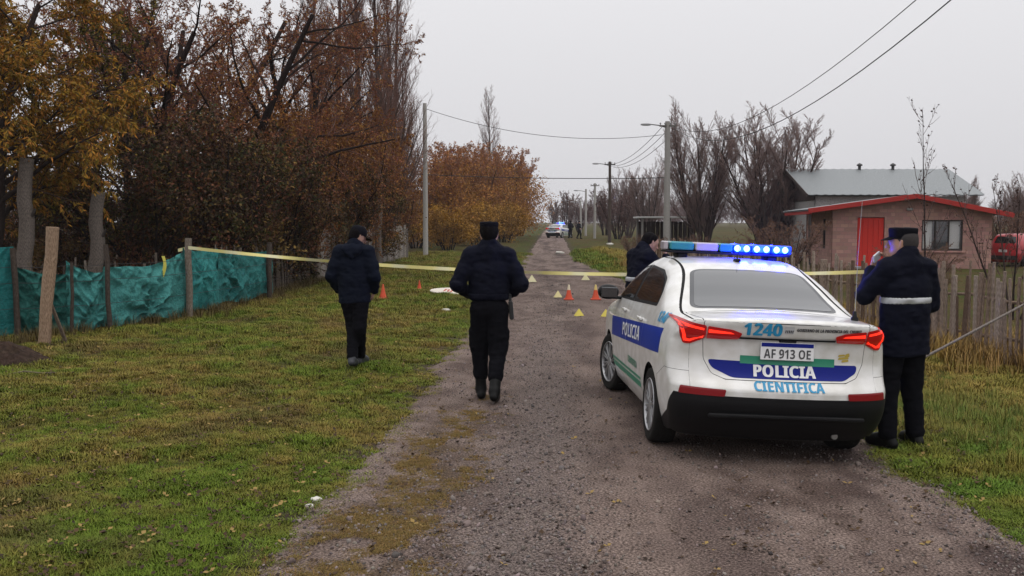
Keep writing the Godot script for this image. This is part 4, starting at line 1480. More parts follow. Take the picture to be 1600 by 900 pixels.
# flat lettering bent onto the body; c: middle in the axis' own plane, w x h metres
func lettering(text: String, c: Vector2, w: float, h: float, axis: int, sg: float, off: float, m: Material, parent: Node, slant := 0.0) -> void:
	var tm := TextMesh.new()
	tm.text = text
	tm.font = bold()
	tm.font_size = 64
	tm.pixel_size = 0.01
	tm.depth = 0.0
	tm.curve_step = 3.0
	var arr := tm.surface_get_arrays(0)
	var vs: PackedVector3Array = arr[Mesh.ARRAY_VERTEX]
	var lo := vs[0]
	var hi := vs[0]
	for q in vs:
		lo = lo.min(q)
		hi = hi.max(q)
	var mb := MB.new()
	# three strikes a hair apart make the strokes as heavy as the decals'
	var heavy := h * 0.035
	for strike in 3:
		for q in vs:
			var u := ((q.x - lo.x) / (hi.x - lo.x) - 0.5) * w + (strike - 1) * heavy
			var y := ((q.y - lo.y) / (hi.y - lo.y) - 0.5) * h + u * slant
			var k := Vector2(c.x + u, c.y + y)
			if axis == 0:
				k = Vector2(c.x + u * sg, c.y + y)
			var p := on_body(k, axis, sg)
			var g := grad_at(p)
			mb.vert(p + g * (off + strike * 0.0005), g)
	var ix = arr[Mesh.ARRAY_INDEX]
	if ix == null:
		ix = PackedInt32Array(range(vs.size()))
	for strike in 3:
		for k in ix:
			mb.i.append(k + strike * vs.size())
	put("lettering", mb, m, parent)

func circle(c: Vector2, r: float, n := 40) -> PackedVector2Array:
	var o := PackedVector2Array()
	for k in n:
		o.append(c + Vector2(cos(TAU * k / n), sin(TAU * k / n)) * r)
	return o

func xe(s: float) -> float:
	return 0.685 - 0.165 * ss(0.55, 1.45, s) + 0.10 * ss(2.4, 3.3, s) - 0.05 * ss(3.7, 4.2, s)

func multi_clip(a: PackedVector2Array, cuts: Array) -> Array:
	var cur := [a]
	for c in cuts:
		var nxt := []
		for p in cur:
			for r in Geometry2D.clip_polygons(p, c):
				if not Geometry2D.is_polygon_clockwise(r) or true:
					nxt.append(r)
		cur = nxt
	return cur

func grown(p: PackedVector2Array, by: float) -> PackedVector2Array:
	var r := Geometry2D.offset_polygon(p, by)
	return r[0] if r.size() else p

func make_police_car() -> void:
	car_tables()
	var white := mat(lin(0.80, 0.80, 0.80), 0.32)
	white.clearcoat_enabled = true
	white.clearcoat = 0.8
	white.clearcoat_roughness = 0.06
	white.albedo_texture = noise_tex(0.014, 5, Color(0.84, 0.83, 0.80), Color(1, 1, 1), 21)
	white.uv1_triplanar = true
	white.uv1_scale = Vector3.ONE * 0.7
	var black := mat(lin(0.008, 0.008, 0.009), 0.5)
	black.metallic_specular = 0.3
	var inner := mat(lin(0.012, 0.012, 0.012), 0.9)
	var rubber := mat(lin(0.016, 0.015, 0.014), 0.85)
	rubber.metallic_specular = 0.25
	var glass := mat(lin(0.012, 0.013, 0.014), 0.03)
	glass.metallic_specular = 0.7
	var rglass := mat(lin(0.03, 0.033, 0.037), 0.10)
	rglass.metallic_specular = 0.71
	rglass.clearcoat_enabled = true
	rglass.clearcoat = 0.7
	rglass.clearcoat_roughness = 0.04
	var blue := mat(lin(0.006, 0.028, 0.26), 0.4)
	blue.metallic_specular = 0.3
	var navy := mat(lin(0.004, 0.012, 0.19), 0.4)
	navy.metallic_specular = 0.3
	var green := mat(lin(0.02, 0.22, 0.13), 0.4)
	var cyan := mat(lin(0.02, 0.27, 0.50), 0.4)
	var ink := mat(lin(0.05, 0.05, 0.055), 0.5)
	var lwhite := mat(lin(0.75, 0.75, 0.76), 0.4)
	var redlens := mat(lin(0.22, 0.008, 0.01), 0.08)
	redlens.emission_enabled = true
	redlens.emission = Color(1.0, 0.03, 0.03)
	redlens.emission_energy_multiplier = 0.10
	var redlit := mat(lin(0.6, 0.05, 0.03), 0.2)
	redlit.emission_enabled = true
	redlit.emission = Color(1.0, 0.16, 0.09)
	redlit.emission_energy_multiplier = 1.0
	var redref := mat(lin(0.22, 0.008, 0.012), 0.25)
	var alloy := mat(lin(0.36, 0.36, 0.37), 0.35, 0.7)
	var chrome := mat(lin(0.6, 0.6, 0.6), 0.2, 0.9)

	var car := thing("police_car", "white police sedan with blue roof lights lit, parked on the dirt road", "police car")
	var shell := MB.new()
	nets(car_shell, Vector3(-0.95, 0.1, -3.55), Vector3(0.95, 1.6, 1.05), 0.036, shell, 1.8)
	put("underbody", shell, inner, car, false)

	# ---- outlines in the side view
	var side := PackedVector2Array()
	for k in 70:
		var s := lerpf(0.16, 4.1, k / 69.0)
		var p := on_body(Vector2(xe(s), s), 1, 1.0)
		side.append(Vector2(s, p.y - 0.004))
	var endp := side[side.size() - 1]
	for k in 14:
		var y := lerpf(endp.y - 0.01, 0.24, k / 13.0)
		side.append(Vector2(0.93 - on_body(Vector2(0.64, y), 3, 1.0).z, y))
	side.append(Vector2(3.9, 0.20))
	side.append(Vector2(0.5, 0.20))
	for k in 30:
		var y := lerpf(0.24, side[0].y - 0.01, k / 29.0)
		side.append(Vector2(0.93 - on_body(Vector2(0.70, y), 2, 1.0).z + 0.001, y))
	var arch_r := circle(Vector2(0.93, 0.31), 0.345)
	var arch_f := circle(Vector2(3.45, 0.31), 0.345)
	var door_r := rounded([Vector2(1.34, 0.33), Vector2(1.42, 0.66), Vector2(1.40, 0.95), Vector2(1.10, 1.10), Vector2(1.15, 1.215), Vector2(1.34, 1.335), Vector2(1.64, 1.405), Vector2(2.268, 1.425), Vector2(2.268, 0.33)], 0.06)
	var door_f := rounded([Vector2(2.276, 0.33), Vector2(2.276, 1.425), Vector2(2.55, 1.395), Vector2(2.80, 1.29), Vector2(3.22, 1.08), Vector2(3.30, 0.95), Vector2(3.26, 0.33)], 0.05)
	var bump := PackedVector2Array([Vector2(-0.5, 0.0), Vector2(0.75, 0.0), Vector2(0.64, 0.60), Vector2(0.40, 0.70), Vector2(-0.5, 0.70)])
	var low := PackedVector2Array([Vector2(-0.5, 0.0), Vector2(0.75, 0.0), Vector2(0.58, 0.27), Vector2(0.33, 0.38), Vector2(0.20, 0.545), Vector2(-0.5, 0.545)])
	var glass_r := rounded([Vector2(1.19, 1.125), Vector2(1.215, 1.205), Vector2(1.39, 1.31), Vector2(1.66, 1.37), Vector2(2.22, 1.39), Vector2(2.22, 1.085)], 0.05)
	var glass_f := rounded([Vector2(2.33, 1.08), Vector2(2.33, 1.39), Vector2(2.53, 1.362), Vector2(2.76, 1.265), Vector2(3.10, 1.09), Vector2(3.14, 1.05)], 0.035)
	var dlo := rounded([Vector2(1.155, 1.10), Vector2(1.19, 1.22), Vector2(1.37, 1.33), Vector2(1.65, 1.392), Vector2(2.28, 1.412), Vector2(2.55, 1.383), Vector2(2.79, 1.28), Vector2(3.18, 1.085), Vector2(3.22, 1.03), Vector2(2.3, 1.055)], 0.04)
	for sg in [-1.0, 1.0]:
		var mb := MB.new()
		for p in multi_clip(side, [grown(door_r, 0.004), grown(door_f, 0.004), arch_r, arch_f, grown(bump, 0.003)]):
			panel(mb, p, 0, sg, 0.0)
		put("side_panel", mb, white, car)
		mb = MB.new()
		for p in Geometry2D.intersect_polygons(side, bump):
			for p2 in multi_clip(p, [arch_r, low]):
				panel(mb, p2, 0, sg, 0.0, 0.03)
		put("bumper_corner", mb, white, car)
		mb = MB.new()
		for p in Geometry2D.intersect_polygons(side, low):
			for p2 in multi_clip(p, [arch_r]):
				panel(mb, p2, 0, sg, 0.004, 0.03)
		put("bumper_corner_trim", mb, black, car)
		var dr: Node3D
		for w in [[door_r, arch_r, glass_r, 1.60], [door_f, arch_f, glass_f, 2.50]]:
			mb = MB.new()
			for p in multi_clip(w[0], [w[1]]):
				panel(mb, p, 0, sg, 0.0)
			dr = put("door", mb, white, car)
			mb = MB.new()
			var part := Geometry2D.intersect_polygons(dlo, w[0])
			panel(mb, part[0], 0, sg, 0.0015)
			put("window_frame", mb, black, dr)
			mb = MB.new()
			panel(mb, w[2], 0, sg, 0.004)
			put("window", mb, glass, dr)
			mb = MB.new()
			var hp := on_body(Vector2(w[3], 0.955), 0, sg)
			mb.box(Transform3D(Basis(), hp + Vector3(sg * 0.022, 0, 0)), Vector3(0.022, 0.026, 0.17), 0.009)
			mb.box(Transform3D(Basis(), hp + Vector3(sg * 0.006, 0, 0.07)), Vector3(0.03, 0.02, 0.02), 0.006)
			mb.box(Transform3D(Basis(), hp + Vector3(sg * 0.006, 0, -0.07)), Vector3(0.03, 0.02, 0.02), 0.006)
			put("handle", mb, white, dr)
			# police livery: a blue band and green sill stripes, cut at the door gap
			mb = MB.new()
			for p in Geometry2D.intersect_polygons(grown(w[0], -0.004), PackedVector2Array([Vector2(0.72, 0.765), Vector2(0.72, 0.965), Vector2(3.2, 0.83), Vector2(3.2, 0.63)])):
				panel(mb, p, 0, sg, 0.0015)
			put("livery_band", mb, blue, dr)
			mb = MB.new()
			for bnd in [[0.36, 0.415], [0.43, 0.455]]:
				for p in multi_clip(PackedVector2Array([Vector2(1.40, bnd[0]), Vector2(1.40, bnd[1]), Vector2(3.16, bnd[1] - 0.03), Vector2(3.16, bnd[0] - 0.03)]), [w[1]]):
					for p2 in Geometry2D.intersect_polygons(grown(w[0], -0.004), p):
						panel(mb, p2, 0, sg, 0.0015)
			put("livery_stripe", mb, green, dr)
		mb = MB.new()
		for p in multi_clip(PackedVector2Array([Vector2(0.60, 0.775), Vector2(0.60, 0.972), Vector2(1.41, 0.928), Vector2(1.41, 0.728)]), [grown(door_r, 0.004), arch_r]):
			panel(mb, p, 0, sg, 0.0015)
		put("livery_band", mb, blue, car)
		lettering("POLICIA", Vector2(1.98, 0.80), 0.95, 0.125, 0, sg, 0.004, lwhite, car, -0.054 * sg)
		lettering("1240", Vector2(0.78, 1.045), 0.26, 0.085, 0, sg, 0.003, cyan, car)
		lettering("CIENTIFICA", Vector2(1.85, 0.53), 0.5, 0.06, 0, sg, 0.003, green, car)
		# mirror
		mb = MB.new()
		var mp := on_body(Vector2(3.02, 1.03), 0, sg)
		mb.box(Transform3D(Basis(), mp + Vector3(sg * 0.05, 0.0, 0)), Vector3(0.12, 0.03, 0.07), 0.012)
		var mr := put("mirror", mb, black, car)
		mb = MB.new()
		rounded_blob(mb, mp + Vector3(sg * 0.135, 0.055, -0.015), Vector3(0.110, 0.078, 0.075), 2.2)
		put("housing", mb, black, mr)
		mb = MB.new()
		mb.box(Transform3D(Basis(Vector3.UP, sg * 0.12), mp + Vector3(sg * 0.135, 0.055, 0.058)), Vector3(0.165, 0.10, 0.012), 0.004)
		put("mirror_glass", mb, mat(lin(0.16, 0.17, 0.18), 0.04, 0.9), mr)

	# ---- roof, screens, bonnet and boot from above
	var strip := func(s0: float, s1: float, inset: float, n := 20) -> PackedVector2Array:
		var o := PackedVector2Array()
		for k in n + 1:
			var s := lerpf(s0, s1, float(k) / n)
			o.append(Vector2(xe(s) - inset, s))
		for k in n + 1:
			var s := lerpf(s1, s0, float(k) / n)
			o.append(Vector2(-xe(s) + inset, s))
		return o
	var mb2 := MB.new()
	panel(mb2, strip.call(0.575, 2.55, 0.005), 1, 1.0, 0.0)
	var roof := put("roof", mb2, white, car)
	mb2 = MB.new()
	panel(mb2, strip.call(2.55, 3.42, 0.004), 1, 1.0, 0.0)
	put("windscreen", mb2, glass, car)
	mb2 = MB.new()
	panel(mb2, strip.call(3.43, 4.1, 0.004), 1, 1.0, 0.0)
	put("bonnet", mb2, white, car)
	var scr := []
	for k in 5:
		var x := lerpf(-0.61, 0.61, k / 4.0)
		scr.append(Vector2(x, 0.605 + 0.20 * x * x))
	for k in 5:
		var x := lerpf(0.475, -0.475, k / 4.0)
		scr.append(Vector2(x, 1.33 + 0.18 * x * x))
	var scr_p := rounded(scr, 0.12, 7)
	mb2 = MB.new()
	panel(mb2, scr_p, 1, 1.0, 0.002)
	put("rear_screen_seal", mb2, mat(lin(0.06, 0.062, 0.068), 0.15), roof)
	mb2 = MB.new()
	panel(mb2, grown(scr_p, -0.035), 1, 1.0, 0.004)
	put("rear_screen", mb2, rglass, roof)
	# boot lid: top and rear face share the rounded lip
	var lid_top := PackedVector2Array()
	var yl := 1.088
	for k in 21:
		var x := lerpf(-0.62, 0.62, k / 20.0)
		lid_top.append(Vector2(x, 0.93 - on_body(Vector2(x, yl), 2, 1.0).z))
	lid_top.append(Vector2(0.665, 0.50))
	lid_top.append(Vector2(0.66, 0.565))
	lid_top.append(Vector2(-0.66, 0.565))
	lid_top.append(Vector2(-0.665, 0.50))
	mb2 = MB.new()
	panel(mb2, lid_top, 1, 1.0, 0.0)
	var lid_face := rounded([Vector2(-0.62, yl), Vector2(0.62, yl), Vector2(0.60, 0.80), Vector2(0.545, 0.70), Vector2(0.45, 0.665), Vector2(-0.45, 0.665), Vector2(-0.545, 0.70), Vector2(-0.60, 0.80)], 0.02)
	panel(mb2, lid_face, 2, 1.0, 0.0, 0.03)
	var lid := put("boot_lid", mb2, white, car)
	# corners beside the lid, from the rear and from above
	for p in multi_clip(PackedVector2Array([Vector2(-0.70, 0.655), Vector2(0.70, 0.655), Vector2(0.70, yl), Vector2(-0.70, yl)]), [grown(lid_face, 0.004), PackedVector2Array([Vector2(-0.47, 0.6), Vector2(0.47, 0.6), Vector2(0.47, 1.2), Vector2(-0.47, 1.2)])]):
		mb2 = MB.new()
		panel(mb2, p, 2, 1.0, 0.0, 0.03)
		put("rear_corner", mb2, white, car)
	for sg in [-1.0, 1.0]:
		var cor := PackedVector2Array()
		for k in 12:
			var s := lerpf(0.15, 0.57, k / 11.0)
			cor.append(Vector2(sg * (xe(s) + 0.001), s))
		cor.append(Vector2(sg * 0.667, 0.57))
		cor.append(Vector2(sg * 0.672, 0.50))
		cor.append(Vector2(sg * 0.627, 0.93 - on_body(Vector2(0.627, yl), 2, 1.0).z))
		cor.append(Vector2(sg * 0.70, 0.93 - on_body(Vector2(0.69, yl), 2, 1.0).z))
		mb2 = MB.new()
		panel(mb2, cor, 1, 1.0, 0.0, 0.03)
		put("rear_shoulder", mb2, white, car)
	mb2 = MB.new()
	panel(mb2, PackedVector2Array([Vector2(-0.70, 0.545), Vector2(0.70, 0.545), Vector2(0.70, 0.70), Vector2(0.56, 0.70), Vector2(0.45, 0.660), Vector2(-0.45, 0.660), Vector2(-0.56, 0.70), Vector2(-0.70, 0.70)]), 2, 1.0, 0.0005, 0.03)
	var bumper := put("bumper", mb2, white, car)
	mb2 = MB.new()
	panel(mb2, PackedVector2Array([Vector2(-0.70, 0.21), Vector2(0.70, 0.21), Vector2(0.70, 0.5445), Vector2(-0.70, 0.5445)]), 2, 1.0, 0.004, 0.03)
	mb2.box(Transform3D(Basis(), Vector3(0, 0.405, 0.915)), Vector3(1.16, 0.03, 0.03), 0.012)
	put("bumper_trim", mb2, black, bumper)
	mb2 = MB.new()
	panel(mb2, PackedVector2Array([Vector2(-0.64, 0.24), Vector2(0.64, 0.24), Vector2(0.64, 0.80), Vector2(-0.64, 0.80)]), 3, 1.0, 0.0)
	put("front_bumper", mb2, white, car)
	for sg in [-1.0, 1.0]:
		var rp := rounded([Vector2(sg * 0.775, 0.542), Vector2(sg * 0.765, 0.598), Vector2(sg * 0.45, 0.592), Vector2(sg * 0.46, 0.542)], 0.012)
		mb2 = MB.new()
		panel(mb2, rp, 2, 1.0, 0.008, 0.02)
		put("reflector", mb2, redref, bumper)
		# tail lamp: outer unit on the wing, inner unit on the boot lid
		var outer := rounded([Vector2(sg * 0.772, 1.080), Vector2(sg * 0.60, 1.055), Vector2(sg * 0.60, 0.955), Vector2(sg * 0.70, 0.905), Vector2(sg * 0.745, 0.905), Vector2(sg * 0.775, 0.99)], 0.016)
		mb2 = MB.new()
		panel(mb2, outer, 2, 1.0, 0.009, 0.02)
		var lamp := put("tail_lamp", mb2, redlens, car)
		mb2 = MB.new()
		panel(mb2, PackedVector2Array([Vector2(sg * 0.766, 1.060), Vector2(sg * 0.615, 1.035), Vector2(sg * 0.615, 1.018), Vector2(sg * 0.764, 1.040)]), 2, 1.0, 0.012, 0.03)
		panel(mb2, PackedVector2Array([Vector2(sg * 0.770, 1.040), Vector2(sg * 0.752, 1.037), Vector2(sg * 0.722, 0.945), Vector2(sg * 0.74, 0.922)]), 2, 1.0, 0.012, 0.03)
		panel(mb2, PackedVector2Array([Vector2(sg * 0.742, 0.925), Vector2(sg * 0.732, 0.945), Vector2(sg * 0.700, 0.940), Vector2(sg * 0.615, 0.985), Vector2(sg * 0.615, 0.966), Vector2(sg * 0.70, 0.922)]), 2, 1.0, 0.012, 0.03)
		put("light_strip", mb2, redlit, lamp)
		mb2 = MB.new()
		panel(mb2, rounded([Vector2(sg * 0.592, 1.053), Vector2(sg * 0.42, 1.035), Vector2(sg * 0.345, 1.010), Vector2(sg * 0.37, 0.965), Vector2(sg * 0.592, 0.957)], 0.014), 2, 1.0, 0.009, 0.02)
		var inl := put("inner_tail_lamp", mb2, redlens, lid)
		mb2 = MB.new()
		panel(mb2, rounded([Vector2(sg * 0.585, 1.030), Vector2(sg * 0.43, 1.016), Vector2(sg * 0.40, 1.003), Vector2(sg * 0.585, 1.004)], 0.006), 2, 1.0, 0.012, 0.03)
		put("light_strip", mb2, redlit, inl)
	# finisher between the lamps with the lid release under it
	mb2 = MB.new()
	panel(mb2, PackedVector2Array([Vector2(-0.36, 0.966), Vector2(0.36, 0.966), Vector2(0.36, 0.981), Vector2(-0.36, 0.981)]), 2, 1.0, 0.003, 0.05)
	mb2.box(Transform3D(Basis(), on_body(Vector2(0, 0.962), 2, 1.0) + Vector3(0, 0, 0.005)), Vector3(0.13, 0.024, 0.02), 0.008)
	put("finisher", mb2, black, lid)
	# ---- boot livery
	mb2 = MB.new()
	panel(mb2, rounded([Vector2(-0.575, 0.800), Vector2(0.555, 0.790), Vector2(0.545, 0.735), Vector2(0.44, 0.676), Vector2(-0.40, 0.676), Vector2(-0.545, 0.740)], 0.03), 2, 1.0, 0.002, 0.03)
	put("livery_band", mb2, navy, lid)
	mb2 = MB.new()
	panel(mb2, PackedVector2Array([Vector2(-0.34, 0.782), Vector2(0.37, 0.776), Vector2(0.37, 0.836), Vector2(-0.34, 0.842)]), 2, 1.0, 0.0035, 0.03)
	put("livery_stripe", mb2, green, lid)
	mb2 = MB.new()
	for q in [[0.44, 0.845, 0.045, 0.012], [0.455, 0.825, 0.03, 0.012], [0.425, 0.865, 0.03, 0.01], [0.47, 0.865, 0.02, 0.02]]:
		panel(mb2, rounded([Vector2(q[0] - q[2], q[1] - q[3]), Vector2(q[0] + q[2], q[1] - q[3] * 0.4), Vector2(q[0] + q[2] * 0.8, q[1] + q[3]), Vector2(q[0] - q[2] * 0.8, q[1] + q[3] * 0.5)], 0.01), 2, 1.0, 0.003, 0.03)
	put("emblem", mb2, mat(lin(0.45, 0.34, 0.06), 0.4), lid)
	mb2 = MB.new()
	panel(mb2, rounded([Vector2(-0.045, 1.02), Vector2(0.03, 1.02), Vector2(0.03, 1.075), Vector2(-0.045, 1.075)], 0.006), 2, 1.0, 0.002, 0.03)
	put("emblem", mb2, mat(lin(0.55, 0.56, 0.58), 0.4), lid)
	lettering("POLICIA", Vector2(-0.01, 0.734), 0.46, 0.088, 2, 1.0, 0.0055, lwhite, lid)
	lettering("CIENTIFICA", Vector2(0.015, 0.628), 0.52, 0.066, 2, 1.0, 0.003, cyan, car)
	lettering("1240", Vector2(-0.20, 1.046), 0.275, 0.092, 2, 1.0, 0.004, cyan, lid)
	mb2 = MB.new()
	for k in 5:
		panel(mb2, PackedVector2Array([Vector2(-0.038 + k * 0.013, 1.026), Vector2(-0.030 + k * 0.013, 1.026), Vector2(-0.028 + k * 0.013, 1.048), Vector2(-0.036 + k * 0.013, 1.048)]), 2, 1.0, 0.004, 0.05)
	put("emblem_strokes", mb2, ink, lid)
	lettering("GOBIERNO DE LA PROVINCIA DEL CHUBUT", Vector2(0.30, 1.052), 0.50, 0.024, 2, 1.0, 0.004, ink, lid)
	# ---- number plate
	var pc := on_body(Vector2(0, 0.885), 2, 1.0)
	mb2 = MB.new()
	mb2.box(Transform3D(Basis(Vector3.RIGHT, -0.06), pc + Vector3(0, 0, 0.016)), Vector3(0.40, 0.132, 0.010), 0.004)
	var plate := put("number_plate", mb2, lwhite, lid)
	var pt := Transform3D(Basis(Vector3.RIGHT, -0.06), pc + Vector3(0, 0, 0.0225))
	mb2 = MB.new()
	mb2.flat([pt * Vector3(-0.195, 0.032, 0), pt * Vector3(-0.195, 0.061, 0), pt * Vector3(0.195, 0.061, 0), pt * Vector3(0.195, 0.032, 0)], pt.basis.z)
	put("plate_header", mb2, navy, plate)
	flat_text("AF 913 OE", pt * Transform3D(Basis(), Vector3(0, -0.018, 0.001)), 0.35, 0.068, ink, plate)
	# ---- wheels
	var wheel_meshes := wheel_parts(rubber, alloy, black)
	for w in [[-0.755, 0.0, 0.0], [0.755, 0.0, 0.0], [-0.755, -2.52, 0.20], [0.755, -2.52, 0.20]]:
		var hub := Node3D.new()
		hub.name = "wheel"
		car.add_child(hub, true)
		hub.position = Vector3(w[0], 0.305, w[1])
		hub.rotation.y = w[2] + (PI if w[0] < 0.0 else 0.0)
		for k in wheel_meshes:
			put_mesh(k, wheel_meshes[k], hub)
	# ---- exhaust and tow eye below
	mb2 = MB.new()
	mb2.tube([Vector3(0.42, 0.25, 0.2), Vector3(0.42, 0.25, 0.78)], [0.024, 0.024], 10)
	mb2.box(Transform3D(Basis(), Vector3(0.25, 0.24, 0.50)), Vector3(0.42, 0.12, 0.18), 0.05)
	put("exhaust", mb2, mat(lin(0.22, 0.21, 0.2), 0.5, 0.6), car)
	# ---- aerials
	mb2 = MB.new()
	var ap := on_body(Vector2(0.0, 1.62), 1, 1.0)
	mb2.box(Transform3D(Basis(), ap + Vector3(0, 0.012, 0)), Vector3(0.05, 0.03, 0.09), 0.012)
	mb2.tube([ap + Vector3(0, 0.02, 0), ap + Vector3(0, 0.16, 0.08)], [0.004, 0.002], 5)
	put("roof_aerial", mb2, black, roof)
	mb2 = MB.new()
	ap = on_body(Vector2(0.62, 0.42), 1, 1.0)
	mb2.lathe(Transform3D(Basis(), ap), [Vector2(0.028, -0.01), Vector2(0.028, 0.02), Vector2(0.016, 0.035), Vector2(0.012, 0.07), Vector2(0.0, 0.075)], 12)
	var whip := put("whip_aerial", mb2, black, car)
	mb2 = MB.new()
	mb2.tube([ap + Vector3(0, 0.06, 0), ap + Vector3(-0.005, 0.5, 0.0), ap + Vector3(-0.005, 0.92, 0.01)], [0.0032, 0.0026, 0.0018], 5)
	put("rod", mb2, mat(lin(0.4, 0.4, 0.4), 0.4, 0.5), whip)
	# ---- roof light bar
	var by := 1.512 + 0.085
	var bz := 0.93 - 2.06
	mb2 = MB.new()
	mb2.box(Transform3D(Basis(), Vector3(0, by - 0.045, bz)), Vector3(1.16, 0.02, 0.26), 0.01)
	for sx in [-0.42, 0.42]:
		mb2.box(Transform3D(Basis(), Vector3(sx, by - 0.075, bz)), Vector3(0.10, 0.06, 0.20), 0.02)
	var bar := put("light_bar", mb2, black, roof)
	var teal := mat(lin(0.02, 0.22, 0.26), 0.1)
	var clear := mat(lin(0.42, 0.38, 0.42), 0.12)
	var bluel := mat(lin(0.03, 0.14, 0.55), 0.1)
	bluel.emission_enabled = true
	bluel.emission = Color(0.03, 0.14, 1.0)
	bluel.emission_energy_multiplier = 0.55
	for q in [[-0.595, -0.55, clear], [-0.545, -0.315, teal], [-0.31, -0.09, clear], [-0.085, 0.045, teal], [0.05, 0.215, bluel], [0.22, 0.40, bluel], [0.405, 0.56, bluel], [0.565, 0.60, bluel]]:
		mb2 = MB.new()
		mb2.box(Transform3D(Basis(), Vector3((q[0] + q[1]) * 0.5, by + 0.008, bz)), Vector3(q[1] - q[0], 0.082, 0.245 if absf(q[0] + q[1]) < 1.1 else 0.19), 0.018)
		put("lens", mb2, q[2], bar)
	var led := mat(lin(0.6, 0.8, 1.0), 0.3)
	led.emission_enabled = true
	led.emission = Color(0.42, 0.80, 1.0)
	led.emission_energy_multiplier = 3.2
	for x in [0.085, 0.17, 0.265, 0.355, 0.45, 0.53]:
		mb2 = MB.new()
		mb2.lathe(Transform3D(Basis(Vector3.RIGHT, PI / 2), Vector3(x, by + 0.008, bz + 0.120)), [Vector2(0.030, -0.004), Vector2(0.027, 0.008), Vector2(0.015, 0.014), Vector2(0.001, 0.016)], 14)
		put("led_lamp", mb2, led, bar)
	for x in [0.13, 0.31, 0.49]:
		for zz in [0.20, -0.20]:
			var ol := OmniLight3D.new()
			ol.name = "blue_light"
			ol.light_color = Color(0.06, 0.12, 1.0)
			ol.light_energy = 0.45
			ol.light_size = 0.05
			ol.omni_range = 40.0
			ol.omni_attenuation = 2.0
			ol.shadow_enabled = true
			bar.add_child(ol, true)
			ol.position = Vector3(x, by + 0.01, bz + zz)
	# ---- where it stands
	var yaw := deg_to_rad(2.0)
	var at := Vector3(1.965, 0.0, -7.98)
	var yl0 := gh(at.x - 0.75, at.z) + 0.012
	var yr0 := gh(at.x + 0.75, at.z) + 0.012
	car.transform = Transform3D(Basis(Vector3.UP, yaw) * Basis(Vector3.BACK, atan((yr0 - yl0) / 1.5)), Vector3(at.x, (yl0 + yr0) * 0.5, at.z))
	# the patrol car far down the road
	var far := copy_of(car, Vector3(4.6, gh(4.6, -104.0) + 0.012, -104.0), deg_to_rad(-24.0), 1.0, "small white patrol car far down the road between the trees")
	far.rotation = Vector3(0, deg_to_rad(-24.0), 0)

func flat_text(text: String, t: Transform3D, w: float, h: float, m: Material, parent: Node) -> void:
	var tm := TextMesh.new()
	tm.text = text
	tm.font = bold()
	tm.font_size = 64
	tm.pixel_size = 0.01
	tm.depth = 0.0
	tm.curve_step = 3.0
	var arr := tm.surface_get_arrays(0)
	var vs: PackedVector3Array = arr[Mesh.ARRAY_VERTEX]
	var lo := vs[0]
	var hi := vs[0]
	for q in vs:
		lo = lo.min(q)
		hi = hi.max(q)
	var mb := MB.new()
	for q in vs:
		mb.vert(t * Vector3(((q.x - lo.x) / (hi.x - lo.x) - 0.5) * w, ((q.y - lo.y) / (hi.y - lo.y) - 0.5) * h, 0), t.basis.z)
	var ix = arr[Mesh.ARRAY_INDEX]
	if ix == null:
		ix = PackedInt32Array(range(vs.size()))
	mb.i = ix
	put("lettering", mb, m, parent)

func rounded_blob(mb: MB, c: Vector3, r: Vector3, e: float) -> void:
	var s := mb.v.size()
	var rows := 12
	var cols := 20
	for a in rows + 1:
		for b in cols:
			var th := PI * a / rows - PI / 2
			var ph := TAU * b / cols
			var pw := func(x: float) -> float: return signf(x) * pow(absf(x), 2.0 / e)
			var u := Vector3(pw.call(cos(th)) * pw.call(cos(ph)), pw.call(sin(th)), pw.call(cos(th)) * pw.call(sin(ph)))
			var nn := Vector3(signf(u.x) * pow(absf(u.x), e - 1.0) / r.x, signf(u.y) * pow(absf(u.y), e - 1.0) / r.y, signf(u.z) * pow(absf(u.z), e - 1.0) / r.z)
			mb.vert(c + u * r, nn.normalized() if nn.length() > 0.001 else Vector3.UP)
	for a in rows:
		for b in cols:
			var b2 := (b + 1) % cols
			mb.quad(s + a * cols + b, s + (a + 1) * cols + b, s + (a + 1) * cols + b2, s + a * cols + b2)

# a wheel faces +x
func wheel_parts(rubber: Material, alloy: Material, dark: Material) -> Dictionary:
	var t := Transform3D(Basis(Vector3.BACK, -PI / 2), Vector3.ZERO)
	var out := {}
	var mb := MB.new()
	mb.lathe(t, [Vector2(0.215, -0.095), Vector2(0.27, -0.100), Vector2(0.295, -0.092), Vector2(0.305, -0.07), Vector2(0.3055, 0.07), Vector2(0.296, 0.092), Vector2(0.27, 0.100), Vector2(0.215, 0.092)], 40)
	for k in 44:
		var a := TAU * k / 44
		for sx in [-0.045, 0.0, 0.045]:
			mb.box(Transform3D(Basis(Vector3.RIGHT, a), Vector3(sx, cos(a) * 0.304, sin(a) * 0.304)), Vector3(0.036, 0.010, 0.034), 0.003)
	out["tyre"] = mb.mesh(rubber)
	mb = MB.new()
	mb.lathe(t, [Vector2(0.222, 0.080), Vector2(0.216, 0.098), Vector2(0.206, 0.096), Vector2(0.200, 0.06), Vector2(0.196, -0.09)], 36)
	mb.lathe(t, [Vector2(0.052, 0.05), Vector2(0.050, 0.082), Vector2(0.034, 0.090), Vector2(0.002, 0.091)], 18)
	for k in 10:
		for o in [-0.10, 0.10]:
			var a: float = TAU * k / 10 + o
			var b := Basis(Vector3.RIGHT, a)
			mb.box(Transform3D(b, b * Vector3(0.078, 0.128, 0)), Vector3(0.022, 0.165, 0.017), 0.005)
	out["rim"] = mb.mesh(alloy)
	mb = MB.new()
	mb.lathe(t, [Vector2(0.21, 0.0), Vector2(0.13, 0.02), Vector2(0.002, 0.02)], 24)
	out["brake_drum"] = mb.mesh(dark)
	return out

